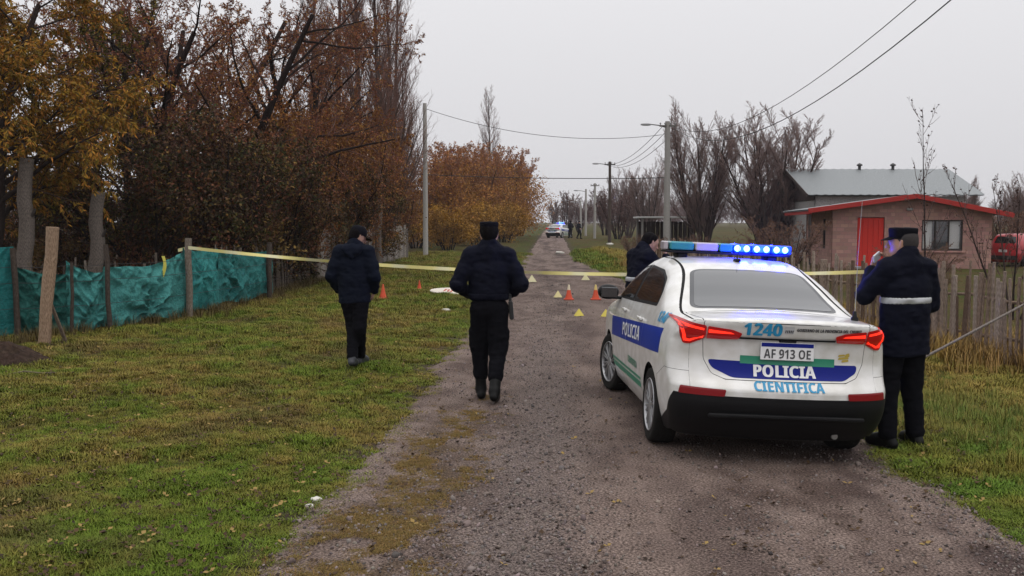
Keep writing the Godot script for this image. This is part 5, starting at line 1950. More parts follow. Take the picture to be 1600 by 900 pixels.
# ---------------------------------------------------------------- people
# bones: [a, b, ra, rb, depth squeeze]
func bones_at(p: Vector3, bones: Array, k: float) -> float:
	var d := 1e9
	for b in bones:
		var q := p
		var a: Vector3 = b[0]
		var e: Vector3 = b[1]
		var sq: float = b[4]
		if sq != 1.0:
			q.z *= sq
			a.z *= sq
			e.z *= sq
		var ab := e - a
		var t := clampf((q - a).dot(ab) / maxf(ab.length_squared(), 1e-6), 0.0, 1.0)
		var x: float = (q - a - ab * t).length() - lerpf(b[2], b[3], t)
		var h := maxf(k - absf(d - x), 0.0) / k
		d = minf(d, x) - h * h * k * 0.25
	return d

func bone_box(bones: Array, pad: float) -> AABB:
	var bb := AABB(bones[0][0], Vector3.ZERO)
	for b in bones:
		for e in 2:
			var r: float = b[2 + e] + pad
			bb = bb.merge(AABB(b[e] - Vector3.ONE * r, Vector3.ONE * r * 2.0))
	return bb

func flesh(mb: MB, bones: Array, k: float, h: float, crease := 0.0, cut = null, freq := Vector3(9, 13, 9)) -> void:
	var f := func(p: Vector3) -> float:
		var d := bones_at(p, bones, k)
		if crease > 0.0 and absf(d) < 0.05:
			var w := p * freq
			d += crease * (nz.get_noise_3dv(w) + 0.6 * nz.get_noise_3dv(w * Vector3(0.6, 2.1, 0.6) + Vector3(7, 3, 1)))
		if cut != null:
			d = smax(d, cut.call(p), 0.012)
		return d
	var bb := bone_box(bones, 0.04)
	nets(f, bb.position, bb.end, h, mb, 1.5)

func B(a: Vector3, b: Vector3, ra: float, rb: float, sq := 1.0) -> Array:
	return [a, b, ra, rb, sq]

# hand: wrist, finger direction, palm normal; side +1 puts the thumb towards dir x normal
func hand_bones(wr: Vector3, dir: Vector3, pn: Vector3, side: float, curl: float) -> Array:
	dir = dir.normalized()
	pn = (pn - dir * pn.dot(dir)).normalized()
	var ac := dir.cross(pn) * side
	var out := [B(wr - dir * 0.03, wr + dir * 0.01, 0.026, 0.026)]
	var lens := [0.070, 0.080, 0.076, 0.060]
	for k in 4:
		var o := (1.5 - k) * 0.020
		var kn := wr + dir * (0.090 - 0.006 * absf(k - 1.2)) + ac * o
		out.append(B(wr + dir * 0.015 + ac * o * 0.7, kn, 0.014, 0.0115))
		var d := dir
		var p := kn
		for j in 3:
			d = d.rotated(dir.cross(pn).normalized(), curl * (0.7 + 0.25 * j)).normalized()
			var l: float = lens[k] * [0.44, 0.31, 0.25][j]
			out.append(B(p, p + d * l, 0.0098 - 0.0011 * j, 0.0090 - 0.0011 * j))
			p += d * l
	var tb := wr + dir * 0.025 + ac * 0.026
	var td := (dir * 0.75 + ac * 0.6 + pn * 0.35).normalized()
	out.append(B(wr + dir * 0.01 + ac * 0.01, tb + td * 0.022, 0.017, 0.013))
	out.append(B(tb + td * 0.022, tb + td * 0.050, 0.0115, 0.0105))
	var td2 := (td + pn * 0.35 + dir * 0.3).normalized()
	out.append(B(tb + td * 0.050, tb + td * 0.050 + td2 * 0.028, 0.0105, 0.0085))
	return out

func head_mesh(mb: MB, hb: Transform3D) -> void:
	# hb: head middle, -z ahead
	var bones := [
		B(Vector3(0, 0.035, 0.022), Vector3(0, 0.03, -0.022), 0.083, 0.078),
		B(Vector3(0, -0.02, -0.03), Vector3(0, -0.085, -0.052), 0.062, 0.040),
		B(Vector3(-0.035, -0.05, -0.01), Vector3(-0.012, -0.098, -0.060), 0.040, 0.022),
		B(Vector3(0.035, -0.05, -0.01), Vector3(0.012, -0.098, -0.060), 0.040, 0.022),
		B(Vector3(0, -0.06, 0.025), Vector3(0, -0.17, 0.045), 0.055, 0.058)]
	var fine := [
		B(Vector3(0, 0.012, -0.098), Vector3(0, -0.032, -0.118), 0.009, 0.014),
		B(Vector3(-0.012, -0.036, -0.106), Vector3(0.012, -0.036, -0.106), 0.009, 0.009),
		B(Vector3(-0.04, 0.022, -0.083), Vector3(0.04, 0.022, -0.083), 0.013, 0.013),
		B(Vector3(-0.018, -0.060, -0.092), Vector3(0.018, -0.060, -0.092), 0.008, 0.008),
		B(Vector3(-0.016, -0.071, -0.089), Vector3(0.016, -0.071, -0.089), 0.008, 0.008),
		B(Vector3(-0.082, 0.018, 0.008), Vector3(-0.078, -0.030, 0.0), 0.013, 0.009),
		B(Vector3(0.082, 0.018, 0.008), Vector3(0.078, -0.030, 0.0), 0.013, 0.009)]
	var f := func(q: Vector3) -> float:
		var d := bones_at(q, bones, 0.04)
		d = -smax(-d, -bones_at(q, fine, 0.012), 0.014)
		for sx in [-1.0, 1.0]:
			d = smax(d, 0.014 - (q - Vector3(sx * 0.032, 0.0, -0.104)).length(), 0.012)
		return d
	var s := mb.v.size()
	nets(f, Vector3(-0.11, -0.18, -0.14), Vector3(0.11, 0.14, 0.12), 0.0055, mb)
	var skin := mb.col
	for k in range(s, mb.v.size()):
		var q := mb.v[k]
		for sx in [-1.0, 1.0]:
			var e := (q - Vector3(sx * 0.032, -0.001, -0.092)).length()
			if e < 0.013:
				mb.c[k] = Color(0.45, 0.42, 0.40) if e > 0.006 else Color(0.02, 0.015, 0.01)
			if absf(q.x - sx * 0.034) < 0.022 and absf(q.y - 0.024) < 0.0055 and q.z < -0.07:
				mb.c[k] = Color(0.03, 0.02, 0.015)
		if absf(q.x) < 0.024 and absf(q.y + 0.0655) < 0.009 and q.z < -0.085:
			mb.c[k] = skin * 0.7 if absf(q.y + 0.0655) > 0.002 else skin * 0.25
		mb.v[k] = hb * q
		mb.n[k] = (hb.basis * mb.n[k]).normalized()

func hair_cap(mb: MB, hb: Transform3D, low: float) -> void:
	var f := func(q: Vector3) -> float:
		var d := bones_at(q, [B(Vector3(0, 0.035, 0.024), Vector3(0, 0.033, -0.016), 0.094, 0.088), B(Vector3(0, -0.02, 0.05), Vector3(0, -0.07, 0.055), 0.06, 0.05)], 0.04)
		d += 0.004 * nz.get_noise_3dv(q * 60.0)
		return smax(smax(d, low - q.y - 0.55 * (q.z - 0.02) * 0.0, 0.01), -0.045 - q.z + (0.05 - q.y) * 0.8, 0.015)
	var s := mb.v.size()
	nets(f, Vector3(-0.12, -0.14, -0.13), Vector3(0.12, 0.15, 0.14), 0.007, mb)
	for k in range(s, mb.v.size()):
		mb.v[k] = hb * mb.v[k]
		mb.n[k] = (hb.basis * mb.n[k]).normalized()

func visor(mb: MB, t: Transform3D, r0: float, r1: float, droop: float, half: float) -> void:
	var na := 14
	for side in [1.0, -1.0]:
		var s := mb.v.size()
		for a in na + 1:
			var an := lerpf(-half, half, float(a) / na)
			var tip := r0 + (r1 - r0) * sqrt(maxf(0.0, cos(an / half * PI / 2)))
			for j in 4:
				var r := lerpf(r0 - 0.01, tip, j / 3.0)
				mb.vert(t * Vector3(sin(an) * r * 0.92, -droop * (r - r0) - 0.012 * pow(absf(an) / half, 2.0) + side * 0.0025, -cos(an) * r), (t.basis * Vector3(0, side, -0.2)).normalized())
		for a in na:
			for j in 3:
				mb.quad(s + a * 4 + j, s + (a + 1) * 4 + j, s + (a + 1) * 4 + j + 1, s + a * 4 + j + 1)

# J: joints; builds body, jacket, trousers, boots under one person
func person(label: String, at: Vector3, yaw: float, sc: float, J: Dictionary) -> Node3D:
	var o := thing("person", label, "person", at, yaw, "people at the scene")
	o.scale = Vector3.ONE * sc
	var hb := Transform3D(Basis.from_euler(J.head_turn), J.head)
	var skin := mat(Color.WHITE, 0.55)
	skin.vertex_color_use_as_albedo = true
	skin.subsurf_scatter_enabled = true
	skin.subsurf_scatter_strength = 0.1
	# the body, one continuous figure
	var mb := MB.new()
	mb.col = Color(0.42, 0.24, 0.17)
	var hipc: Vector3 = J.hip
	var nk: Vector3 = J.neck
	var ch := hipc.lerp(nk, 0.62)
	var core := [B(hipc, hipc.lerp(nk, 0.35), 0.125, 0.12, 1.25), B(hipc.lerp(nk, 0.35), ch, 0.12, 0.135, 1.25), B(J.sh_l.lerp(nk, 0.3), J.sh_r.lerp(nk, 0.3), 0.08, 0.08), B(nk - Vector3(0, 0.06, 0), nk + Vector3(0, 0.05, -0.005), 0.062, 0.056)]
	var limbs := []
	for s in ["l", "r"]:
		limbs.append(B(J["sh_" + s], J["el_" + s], 0.050, 0.040))
		limbs.append(B(J["el_" + s], J["wr_" + s], 0.040, 0.027))
		limbs.append(B(J["hip_" + s], J["kn_" + s], 0.082, 0.054))
		limbs.append(B(J["kn_" + s], J["an_" + s], 0.054, 0.036))
		limbs.append(B(J["an_" + s], J["toe_" + s], 0.036, 0.026))
	flesh(mb, core + limbs, 0.05, 0.02)
	for s in ["l", "r"]:
		var hbn := hand_bones(J["wr_" + s], J["hd_" + s], J["pn_" + s], J["ts_" + s], J.get("curl_" + s, 0.35))
		flesh(mb, hbn, 0.010, 0.0045)
	head_mesh(mb, hb)
	put("body", mb, skin, o, false)
	# jacket
	var jm: Material = J.jacket_mat
	mb = MB.new()
	var hem: float = J.hem
	var lo_hip := Vector3(hipc.x, hem - 0.03, hipc.z)
	var w0: float = J.get("jw", 1.0)
	var jb := [B(lo_hip + Vector3(-0.05, 0, 0.0), hipc.lerp(nk, 0.25) + Vector3(-0.05, 0, 0), 0.150 * w0, 0.142 * w0, 1.18), B(lo_hip + Vector3(0.05, 0, 0.0), hipc.lerp(nk, 0.25) + Vector3(0.05, 0, 0), 0.150 * w0, 0.142 * w0, 1.18),
		B(hipc.lerp(nk, 0.3) + Vector3(-0.045, 0, 0), ch + Vector3(-0.065, 0, 0), 0.145, 0.150, 1.15), B(hipc.lerp(nk, 0.3) + Vector3(0.045, 0, 0), ch + Vector3(0.065, 0, 0), 0.145, 0.150, 1.15),
		B(J.sh_l.lerp(nk, 0.12), J.sh_r.lerp(nk, 0.12), 0.092, 0.092), B(J.sh_l.lerp(nk, 0.75) , J.sh_r.lerp(nk, 0.75), 0.095, 0.095)]
	for s in ["l", "r"]:
		var mid: Vector3 = J["sh_" + s].lerp(J["el_" + s], 0.5)
		jb.append(B(J["sh_" + s], mid, 0.082, 0.076))
		jb.append(B(mid, J["el_" + s], 0.076, 0.066))
		jb.append(B(J["el_" + s], J["wr_" + s].lerp(J["el_" + s], 0.10), 0.066, 0.050))
	jb.append(B(nk + Vector3(0, -0.03, 0.012), nk + Vector3(0, 0.070, 0.006), 0.090, 0.080))
	flesh(mb, jb, 0.045, 0.0125, 0.011, func(p: Vector3) -> float: return hem + 0.008 * sin(p.x * 14.0) - p.y)
	put("jacket", mb, jm, o, false)
	if J.has("band"):
		mb = MB.new()
		var by: float = J.band
		flesh(mb, jb.slice(0, 6), 0.045, 0.0125, 0.011, func(p: Vector3) -> float: return absf(p.y - by) - 0.026)
		for k in mb.v.size():
			mb.v[k] += mb.n[k] * 0.006
		put("reflective_band", mb, mat(lin(0.42, 0.43, 0.44), 0.35, 0.3), o, false)
	if J.has("belt"):
		mb = MB.new()
		flesh(mb, jb, 0.045, 0.0125, 0.011, func(p: Vector3) -> float: return absf(p.y - hem - 0.035) - 0.03)
		for k in mb.v.size():
			mb.v[k] += mb.n[k] * 0.007
		put("waistband", mb, jm, o, false)
	# trousers
	mb = MB.new()
	var tb := [B(hipc + Vector3(-0.04, -0.02, 0), hipc + Vector3(0.04, -0.02, 0), 0.135, 0.135, 1.15), B(hipc, hipc + Vector3(0, 0.1, 0), 0.13, 0.125, 1.15)]
	var tw: float = J.get("tw", 1.0)
	for s in ["l", "r"]:
		tb.append(B(J["hip_" + s], J["kn_" + s], 0.108, 0.082 * tw))
		tb.append(B(J["kn_" + s], J["an_" + s].lerp(J["kn_" + s], J.get("cuff", 0.03)), 0.080 * tw, 0.068 * tw))
		if J.get("cargo", false):
			var sx := -1.0 if s == "l" else 1.0
			tb.append(B(J["hip_" + s].lerp(J["kn_" + s], 0.55) + Vector3(sx * 0.055, 0, 0.01), J["hip_" + s].lerp(J["kn_" + s], 0.9) + Vector3(sx * 0.045, 0, 0.01), 0.058, 0.055))
	flesh(mb, tb, 0.035, 0.0125, 0.010)
	put("trousers", mb, J.trouser_mat, o, false)
	# boots
	for s in ["l", "r"]:
		mb = MB.new()
		var an: Vector3 = J["an_" + s]
		var toe: Vector3 = J["toe_" + s]
		var up: Vector3 = (J["kn_" + s] - an).normalized()
		var fw := (toe - an)
		var heel: Vector3 = an - Vector3(fw.x, 0, fw.z).normalized() * 0.045 + Vector3(0, toe.y - an.y, 0) * J.get("heel_" + s, 1.0)
		flesh(mb, [B(an + up * J.get("boot", 0.12), an, 0.058, 0.054), B(an, toe + Vector3(0, 0.012, 0), 0.052, 0.042), B(heel, toe, 0.038, 0.036), B(an, heel, 0.05, 0.04)], 0.02, 0.009)
		put("boot", mb, J.boot_mat, o, false)
	# headgear
	var bl := mat(lin(0.006, 0.006, 0.009), 0.8)
	bl.metallic_specular = 0.15
	match J.get("hat", ""):
		"kepi":
			mb = MB.new()
			var t := hb * Transform3D(Basis.from_scale(Vector3(0.93, 1, 1.12)), Vector3(0, 0.045, 0.0))
			mb.lathe(t, [Vector2(0.092, -0.014), Vector2(0.097, -0.012), Vector2(0.098, 0.03), Vector2(0.100, 0.045), Vector2(0.101, 0.066), Vector2(0.096, 0.076), Vector2(0.06, 0.080), Vector2(0.001, 0.080)], 28)
			var cap := put("cap", mb, bl, o)
			mb = MB.new()
			visor(mb, hb * Transform3D(Basis(), Vector3(0, 0.048, -0.008)), 0.095, 0.165, 0.45, 1.15)
			put("visor", mb, bl, cap)
		"baseball":
			mb = MB.new()
			var t := hb * Transform3D(Basis.from_scale(Vector3(0.95, 1, 1.10)), Vector3(0, 0.035, 0.005))
			mb.lathe(t, [Vector2(0.094, -0.012), Vector2(0.099, -0.010), Vector2(0.099, 0.03), Vector2(0.090, 0.065), Vector2(0.065, 0.094), Vector2(0.03, 0.107), Vector2(0.001, 0.11)], 28)
			var cap := put("cap", mb, bl, o)
			mb = MB.new()
			visor(mb, hb * Transform3D(Basis(), Vector3(0, 0.035, -0.005)), 0.095, 0.185, 0.25, 1.1)
			put("visor", mb, bl, cap)
	mb = MB.new()
	hair_cap(mb, hb, J.get("hair_low", -0.06))
	var hm := mat(J.get("hair_col", lin(0.006, 0.005, 0.005)), 0.8)
	hm.metallic_specular = 0.15
	put("hair", mb, hm, o, false)
	return o

func make_people() -> void:
	var navy := mat(lin(0.0065, 0.0075, 0.016), 0.8)
	navy.metallic_specular = 0.18
	navy.albedo_texture = noise_tex(0.02, 4, Color(0.75, 0.75, 0.75), Color.WHITE, 31)
	navy.uv1_triplanar = true
	navy.uv1_scale = Vector3.ONE * 3.0
	var navy2 := mat(lin(0.005, 0.007, 0.014), 0.8)
	navy2.metallic_specular = 0.16
	var blk := mat(lin(0.006, 0.006, 0.008), 0.9)
	blk.metallic_specular = 0.12
	var boot := mat(lin(0.007, 0.007, 0.007), 0.45)
	boot.metallic_specular = 0.25
	var stand := {
		"hip": Vector3(0, 0.95, 0), "neck": Vector3(0, 1.49, 0.015), "head": Vector3(0, 1.645, -0.01), "head_turn": Vector3(0, 0, 0),
		"sh_l": Vector3(-0.185, 1.425, 0.01), "sh_r": Vector3(0.185, 1.425, 0.01),
		"el_l": Vector3(-0.25, 1.14, 0.04), "el_r": Vector3(0.25, 1.14, 0.04),
		"wr_l": Vector3(-0.24, 0.90, -0.05), "wr_r": Vector3(0.24, 0.90, -0.05),
		"hd_l": Vector3(0, -1, -0.2), "hd_r": Vector3(0, -1, -0.2), "pn_l": Vector3(1, 0, 0), "pn_r": Vector3(-1, 0, 0), "ts_l": 1.0, "ts_r": -1.0,
		"hip_l": Vector3(-0.09, 0.90, 0), "hip_r": Vector3(0.09, 0.90, 0),
		"kn_l": Vector3(-0.10, 0.49, -0.02), "kn_r": Vector3(0.10, 0.49, -0.02),
		"an_l": Vector3(-0.11, 0.095, 0.02), "an_r": Vector3(0.11, 0.095, 0.02),
		"toe_l": Vector3(-0.13, 0.036, -0.14), "toe_r": Vector3(0.13, 0.036, -0.14),
		"hem": 0.92, "jacket_mat": navy, "trouser_mat": blk, "boot_mat": boot}
	# the officer walking up the road, hands in his front pockets
	var J := stand.duplicate()
	J.merge({"el_l": Vector3(-0.315, 1.155, 0.06), "el_r": Vector3(0.315, 1.155, 0.06), "wr_l": Vector3(-0.17, 1.03, -0.17), "wr_r": Vector3(0.17, 1.03, -0.17),
		"hd_l": Vector3(0.8, -0.3, -0.4), "hd_r": Vector3(-0.8, -0.3, -0.4), "pn_l": Vector3(0, 0, 1), "pn_r": Vector3(0, 0, 1),
		"hem": 1.00, "belt": true, "hat": "kepi", "cargo": true, "tw": 1.08, "cuff": 0.36, "boot": 0.20, "jw": 0.97,
		"hip_l": Vector3(-0.085, 0.90, -0.01), "hip_r": Vector3(0.085, 0.90, 0.01), "kn_l": Vector3(-0.095, 0.50, -0.13), "kn_r": Vector3(0.085, 0.49, 0.01),
		"an_l": Vector3(-0.085, 0.095, -0.13), "an_r": Vector3(0.05, 0.125, 0.22), "toe_l": Vector3(-0.10, 0.036, -0.29), "toe_r": Vector3(0.065, 0.036, 0.075), "heel_r": 0.55}, true)
	var pm := person("police officer in black cap and dark jacket walking up the middle of the road", Vector3(-0.23, gh(-0.23, -9.75) + 0.014, -9.82), 0.02, 1.025, J)
	var mb := MB.new()
	mb.box(Transform3D(Basis(Vector3.FORWARD, -0.08), Vector3(0.215, 0.90, 0.03)), Vector3(0.045, 0.19, 0.075), 0.015)
	mb.box(Transform3D(Basis(Vector3.FORWARD, -0.08), Vector3(0.205, 1.015, 0.03)), Vector3(0.03, 0.09, 0.05), 0.012)
	put("holster", mb, mat(lin(0.012, 0.012, 0.013), 0.4), pm)
	# the man in the dark hooded jacket on the grass
	J = stand.duplicate()
	J.merge({"head": Vector3(0.03, 1.62, -0.06), "neck": Vector3(0.0, 1.47, -0.01), "head_turn": Vector3(-0.35, -0.9, 0), "hat": "baseball",
		"el_l": Vector3(-0.285, 1.13, 0.05), "el_r": Vector3(0.275, 1.12, 0.05), "wr_l": Vector3(-0.225, 0.93, -0.10), "wr_r": Vector3(0.225, 0.93, -0.10),
		"hd_l": Vector3(0.4, -0.8, -0.5), "hd_r": Vector3(-0.4, -0.8, -0.5), "hem": 0.80, "jacket_mat": navy2, "jw": 1.03, "cuff": 0.06,
		"kn_l": Vector3(-0.055, 0.50, -0.10), "kn_r": Vector3(0.07, 0.49, 0.04), "an_l": Vector3(-0.015, 0.115, 0.08), "an_r": Vector3(0.0, 0.10, -0.22),
		"toe_l": Vector3(-0.02, 0.036, -0.07), "toe_r": Vector3(0.03, 0.036, -0.38), "heel_l": 0.6, "boot": 0.08,
		"boot_mat": mat(lin(0.03, 0.032, 0.04), 0.6)}, true)
	var pl := person("man in navy hooded jacket and cap walking across the grass", Vector3(-1.93, gh(-1.93, -11.9) + 0.02, -11.9), -0.12, 0.985, J)
	mb = MB.new()
	flesh(mb, [B(Vector3(-0.08, 1.47, 0.085), Vector3(0.08, 1.47, 0.085), 0.05, 0.05), B(Vector3(-0.09, 1.50, 0.03), Vector3(-0.06, 1.44, 0.10), 0.045, 0.05), B(Vector3(0.09, 1.50, 0.03), Vector3(0.06, 1.44, 0.10), 0.045, 0.05), B(Vector3(0, 1.50, 0.06), Vector3(0, 1.38, 0.13), 0.05, 0.03)], 0.04, 0.012, 0.008)
	put("hood", mb, navy2, pl, false)
	mb = MB.new()
	mb.box(Transform3D(Basis(Vector3.FORWARD, 0.12), Vector3(0.152, 0.62, 0.02)), Vector3(0.012, 0.16, 0.03), 0.004)
	put("trouser_stripe", mb, mat(lin(0.5, 0.5, 0.5), 0.6), pl)
	# the officer beside the patrol car, hand raised to his face
	J = stand.duplicate()
	J.merge({"head": Vector3(-0.01, 1.64, -0.03), "head_turn": Vector3(0.02, 0.75, 0), "hat": "kepi", "hem": 0.74, "band": 1.185, "jw": 1.10, "cuff": 0.04, "tw": 1.05,
		"el_l": Vector3(-0.30, 1.22, -0.10), "wr_l": Vector3(-0.155, 1.43, -0.21), "hd_l": Vector3(0.25, 1.0, 0.05), "pn_l": Vector3(0.5, 0, 0.9), "curl_l": 0.55,
		"el_r": Vector3(0.265, 1.15, -0.02), "wr_r": Vector3(0.13, 1.12, -0.22), "hd_r": Vector3(-0.9, 0.3, -0.2), "pn_r": Vector3(0, 0, 1), "hair_col": lin(0.05, 0.045, 0.045),
		"kn_l": Vector3(-0.13, 0.49, -0.02), "kn_r": Vector3(0.11, 0.49, -0.03), "an_l": Vector3(-0.15, 0.095, 0.03), "an_r": Vector3(0.12, 0.095, 0.02), "toe_l": Vector3(-0.20, 0.036, -0.12), "toe_r": Vector3(0.14, 0.036, -0.14)}, true)
	var pr := person("police officer in long dark coat with grey reflective band beside the car", Vector3(3.26, gh(3.26, -8.05) + 0.012, -8.05), 0.28, 1.035, J)
	mb = MB.new()
	mb.box(Transform3D(Basis.from_euler(Vector3(0.2, 0.4, 0.5)), Vector3(-0.150, 1.525, -0.165)), Vector3(0.085, 0.07, 0.02), 0.008)
	tag(put("handset", mb, mat(lin(0.55, 0.56, 0.58), 0.5), self), "small pale handset in the raised hand of the officer beside the car", "handset")
	get_node("handset").transform = pr.transform
	# the officer beyond the bonnet, bent over with a hand at his face
	J = stand.duplicate()
	J.merge({"neck": Vector3(0.0, 1.45, -0.10), "head": Vector3(0.0, 1.575, -0.19), "head_turn": Vector3(-0.35, -0.1, 0), "band": 1.12,
		"sh_l": Vector3(-0.185, 1.40, -0.06), "sh_r": Vector3(0.185, 1.40, -0.06), "el_r": Vector3(0.235, 1.20, -0.28), "wr_r": Vector3(0.10, 1.42, -0.36), "hd_r": Vector3(-0.3, 0.9, -0.1), "pn_r": Vector3(-0.4, 0, 0.9), "curl_r": 0.5,
		"el_l": Vector3(-0.24, 1.13, -0.10), "wr_l": Vector3(-0.12, 1.22, -0.33), "hd_l": Vector3(0.6, 0.5, -0.3), "hem": 0.86}, true)
	person("dark haired officer leaning forward beyond the bonnet, hand at his face", Vector3(1.56, gh(1.56, -12.15) + 0.014, -12.15), -1.15, 1.0, J)
	# two more far down the road beside the other patrol car
	copy_of(pm, Vector3(6.0, gh(6.0, -100.0) + 0.014, -100.0), 0.6, 1.0, "tiny dark figure standing nearest the far patrol car")
	copy_of(pm, Vector3(6.75, gh(6.75, -98.0) + 0.014, -98.0), -2.2, 1.0, "tiny dark figure standing further right of the far patrol car")

# ---------------------------------------------------------------- small things
func marker_tent(label: String, x: float, d: float, s: float, yaw: float, col: Color) -> void:
	var o := thing("evidence_marker", label, "marker", gp(x, d, 0.014), yaw, "evidence markers")
	# folded card: two sloping faces with triangular ends
	s *= 0.85
	var w := s * 0.62
	var dp := s * 0.34
	for q in [-1.0, 1.0]:
		var mb := MB.new()
		mb.col = col
		mb.flat([Vector3(-w, 0, q * dp), Vector3(w, 0, q * dp), Vector3(0, s, 0)], Vector3(0, 0.35, q).normalized())
		put("face", mb, M.plain, o)
		mb = MB.new()
		mb.col = col
		mb.flat([Vector3(q * w, 0, -dp), Vector3(q * w, 0, dp), Vector3(0, s, 0)], Vector3(q, 0.5, 0).normalized())
		put("side", mb, M.plain, o)

func cone(label: String, x: float, d: float, h: float, top: Color) -> void:
	var o := thing("marker_cone", label, "cone", gp(x, d, 0.012), 0.0, "orange cones")
	var mb := MB.new()
	mb.col = Color(0.55, 0.07, 0.025)
	mb.lathe(Transform3D(), [Vector2(h * 0.26, 0.03), Vector2(h * 0.17, h * 0.35), Vector2(h * 0.11, h * 0.66)], 16)
	put("body", mb, M.plain, o)
	mb = MB.new()
	mb.col = top
	mb.lathe(Transform3D(), [Vector2(h * 0.111, h * 0.66), Vector2(h * 0.06, h * 0.95), Vector2(h * 0.045, h), Vector2(0.002, h)], 16)
	put("collar", mb, M.plain, o)
	mb = MB.new()
	mb.col = Color(0.42, 0.055, 0.025)
	mb.box(Transform3D(Basis(), Vector3(0, 0.016, 0)), Vector3(h * 0.66, 0.03, h * 0.66), 0.01)
	put("base", mb, M.plain, o)

func make_small_things() -> void:
	var yel := Color(0.62, 0.52, 0.10)
	marker_tent("pale marker nearest the walking officer's right shoulder", px(831, 30.0), 30.0, 0.26, 0.3, Color(0.62, 0.58, 0.36))
	marker_tent("pale marker farthest away, left of the patrol car roof", px(915, 31.0), 31.0, 0.24, -0.2, Color(0.62, 0.58, 0.34))
	marker_tent("yellow marker just left of the red cone on the road", px(872, 23.8), 23.8, 0.20, 0.1, Color(0.64, 0.56, 0.28))
	marker_tent("yellow marker nearest the camera, in front of the cones", px(905, 19.0), 19.0, 0.17, 0.5, yel)
	marker_tent("yellow marker beside the car's left mirror", px(947, 18.9), 18.9, 0.17, -0.4, yel)
	cone("red cone with pale top in the middle of the road", px(889, 22.9), 22.9, 0.36, Color(0.64, 0.56, 0.40))
	cone("red cone with pale top next to the car mirror", px(931, 23.0), 23.0, 0.36, Color(0.64, 0.50, 0.18))
	cone("orange cone on the grass beside the man in the hooded jacket", px(598, 23.0), 23.0, 0.34, Color(0.55, 0.09, 0.03))
	cone("small orange cone on the grass left of the white board", px(655, 26.0), 26.0, 0.26, Color(0.5, 0.08, 0.03))
	# white board lying on the grass
	var b := thing("white_board", "white pointed board with red marks lying on the grass", "board", gp(-1.45, 24.3, 0.10), 0.0)
	var mb := MB.new()
	var n := 20
	for side in [1.0, -1.0]:
		var s := mb.v.size()
		for k in n + 1:
			var t := float(k) / n
			var w: float = 0.17 * pow(sin(PI * clampf(0.02 + t * 0.96, 0.0, 1.0)), 0.55)
			mb.col = Color(0.66, 0.60, 0.52)
			mb.vert(Vector3((t - 0.5) * 1.45, 0.012 * side, w), Vector3(0, side, 0.1))
			mb.vert(Vector3((t - 0.5) * 1.45, 0.012 * side, -w), Vector3(0, side, -0.1))
		for k in n:
			mb.quad(s + k * 2, s + k * 2 + 2, s + k * 2 + 3, s + k * 2 + 1)
	put("plank", mb, M.plain, b)
	mb = MB.new()
	mb.col = Color(0.45, 0.12, 0.10)
	for k in 6:
		mb.box(Transform3D(Basis(Vector3.UP, 0.3 * (k % 2)), Vector3(-0.28 + k * 0.11, 0.0135, 0.02 * (k % 3 - 1))), Vector3(0.06, 0.004, 0.12), 0.001)
	put("red_mark", mb, M.plain, b)
	b.transform = Transform3D(Basis(Vector3.UP, -0.55) * Basis(Vector3.RIGHT, 0.42), gp(-1.45, 24.3, 0.09))
	# scraps
	for q in [[697.0, 20.0, 0.10, "small white scrap of paper on the grass below the board"], [874.0, 58.0, 0.30, "pale plank lying at the right edge of the far road"], [953.0, 76.0, 0.30, "white bag lying on the far right bank"], [488.0, 6.25, 0.045, "small pale stone beside the grass edge in front"], [478.0, 6.1, 0.035, "white scrap at the grass edge in front"]]:
		var x := px(q[0], q[1])
		mb = MB.new()
		mb.col = Color(0.6, 0.58, 0.52)
		rock_shape(mb, q[2], int(q[0]))
		for k in mb.v.size():
			mb.v[k].y *= 0.35
		var o := put("scrap", mb, M.plain, self)
		o.position = gp(x, q[1], q[2] * 0.2)
		tag(o, q[3], "scrap")
	# dug heap of earth with sticks beside the leaning post
	var hp := MB.new()
	var nu := 46
	for r in 24:
		for a in nu:
			var t := r / 23.0
			var ang := TAU * a / nu
			var rr := t * (1.0 + 0.18 * nz.get_noise_2d(cos(ang) * 2.0, sin(ang) * 2.0))
			var x := cos(ang) * rr * 1.25
			var z := sin(ang) * rr * 0.62
			var wp := gp(-7.15 + x, 12.6 - z)
			var y := 0.30 * pow(maxf(0.0, 1.0 - t * t), 1.2) * (1.0 + 0.5 * nz.get_noise_2d(x * 2.0, z * 2.0)) + 0.05 * nz.get_noise_2d(x * 6.0, z * 6.0) * (1.0 - t) - 0.03 * t
			hp.col = Color(0.065, 0.042, 0.033) * (1.0 + 0.4 * nz.get_noise_2d(x * 4.0, z * 4.0))
			hp.vert(Vector3(wp.x, wp.y + y, wp.z), Vector3.UP)
	for r in 23:
		for a in nu:
			var a2 := (a + 1) % nu
			hp.quad(r * nu + a, (r + 1) * nu + a, (r + 1) * nu + a2, r * nu + a2)
	for k in hp.n.size():
		hp.n[k] = Vector3.ZERO
	for k in range(0, hp.i.size(), 3):
		var g := (hp.v[hp.i[k + 1]] - hp.v[hp.i[k]]).cross(hp.v[hp.i[k + 2]] - hp.v[hp.i[k]])
		if g.y < 0.0: g = -g
		for j in 3:
			hp.n[hp.i[k + j]] += g
	for k in hp.n.size():
		hp.n[k] = hp.n[k].normalized()
	tag(put("earth_heap", hp, M.soil, self), "dark heap of dug earth at the foot of the leaning post", "heap")
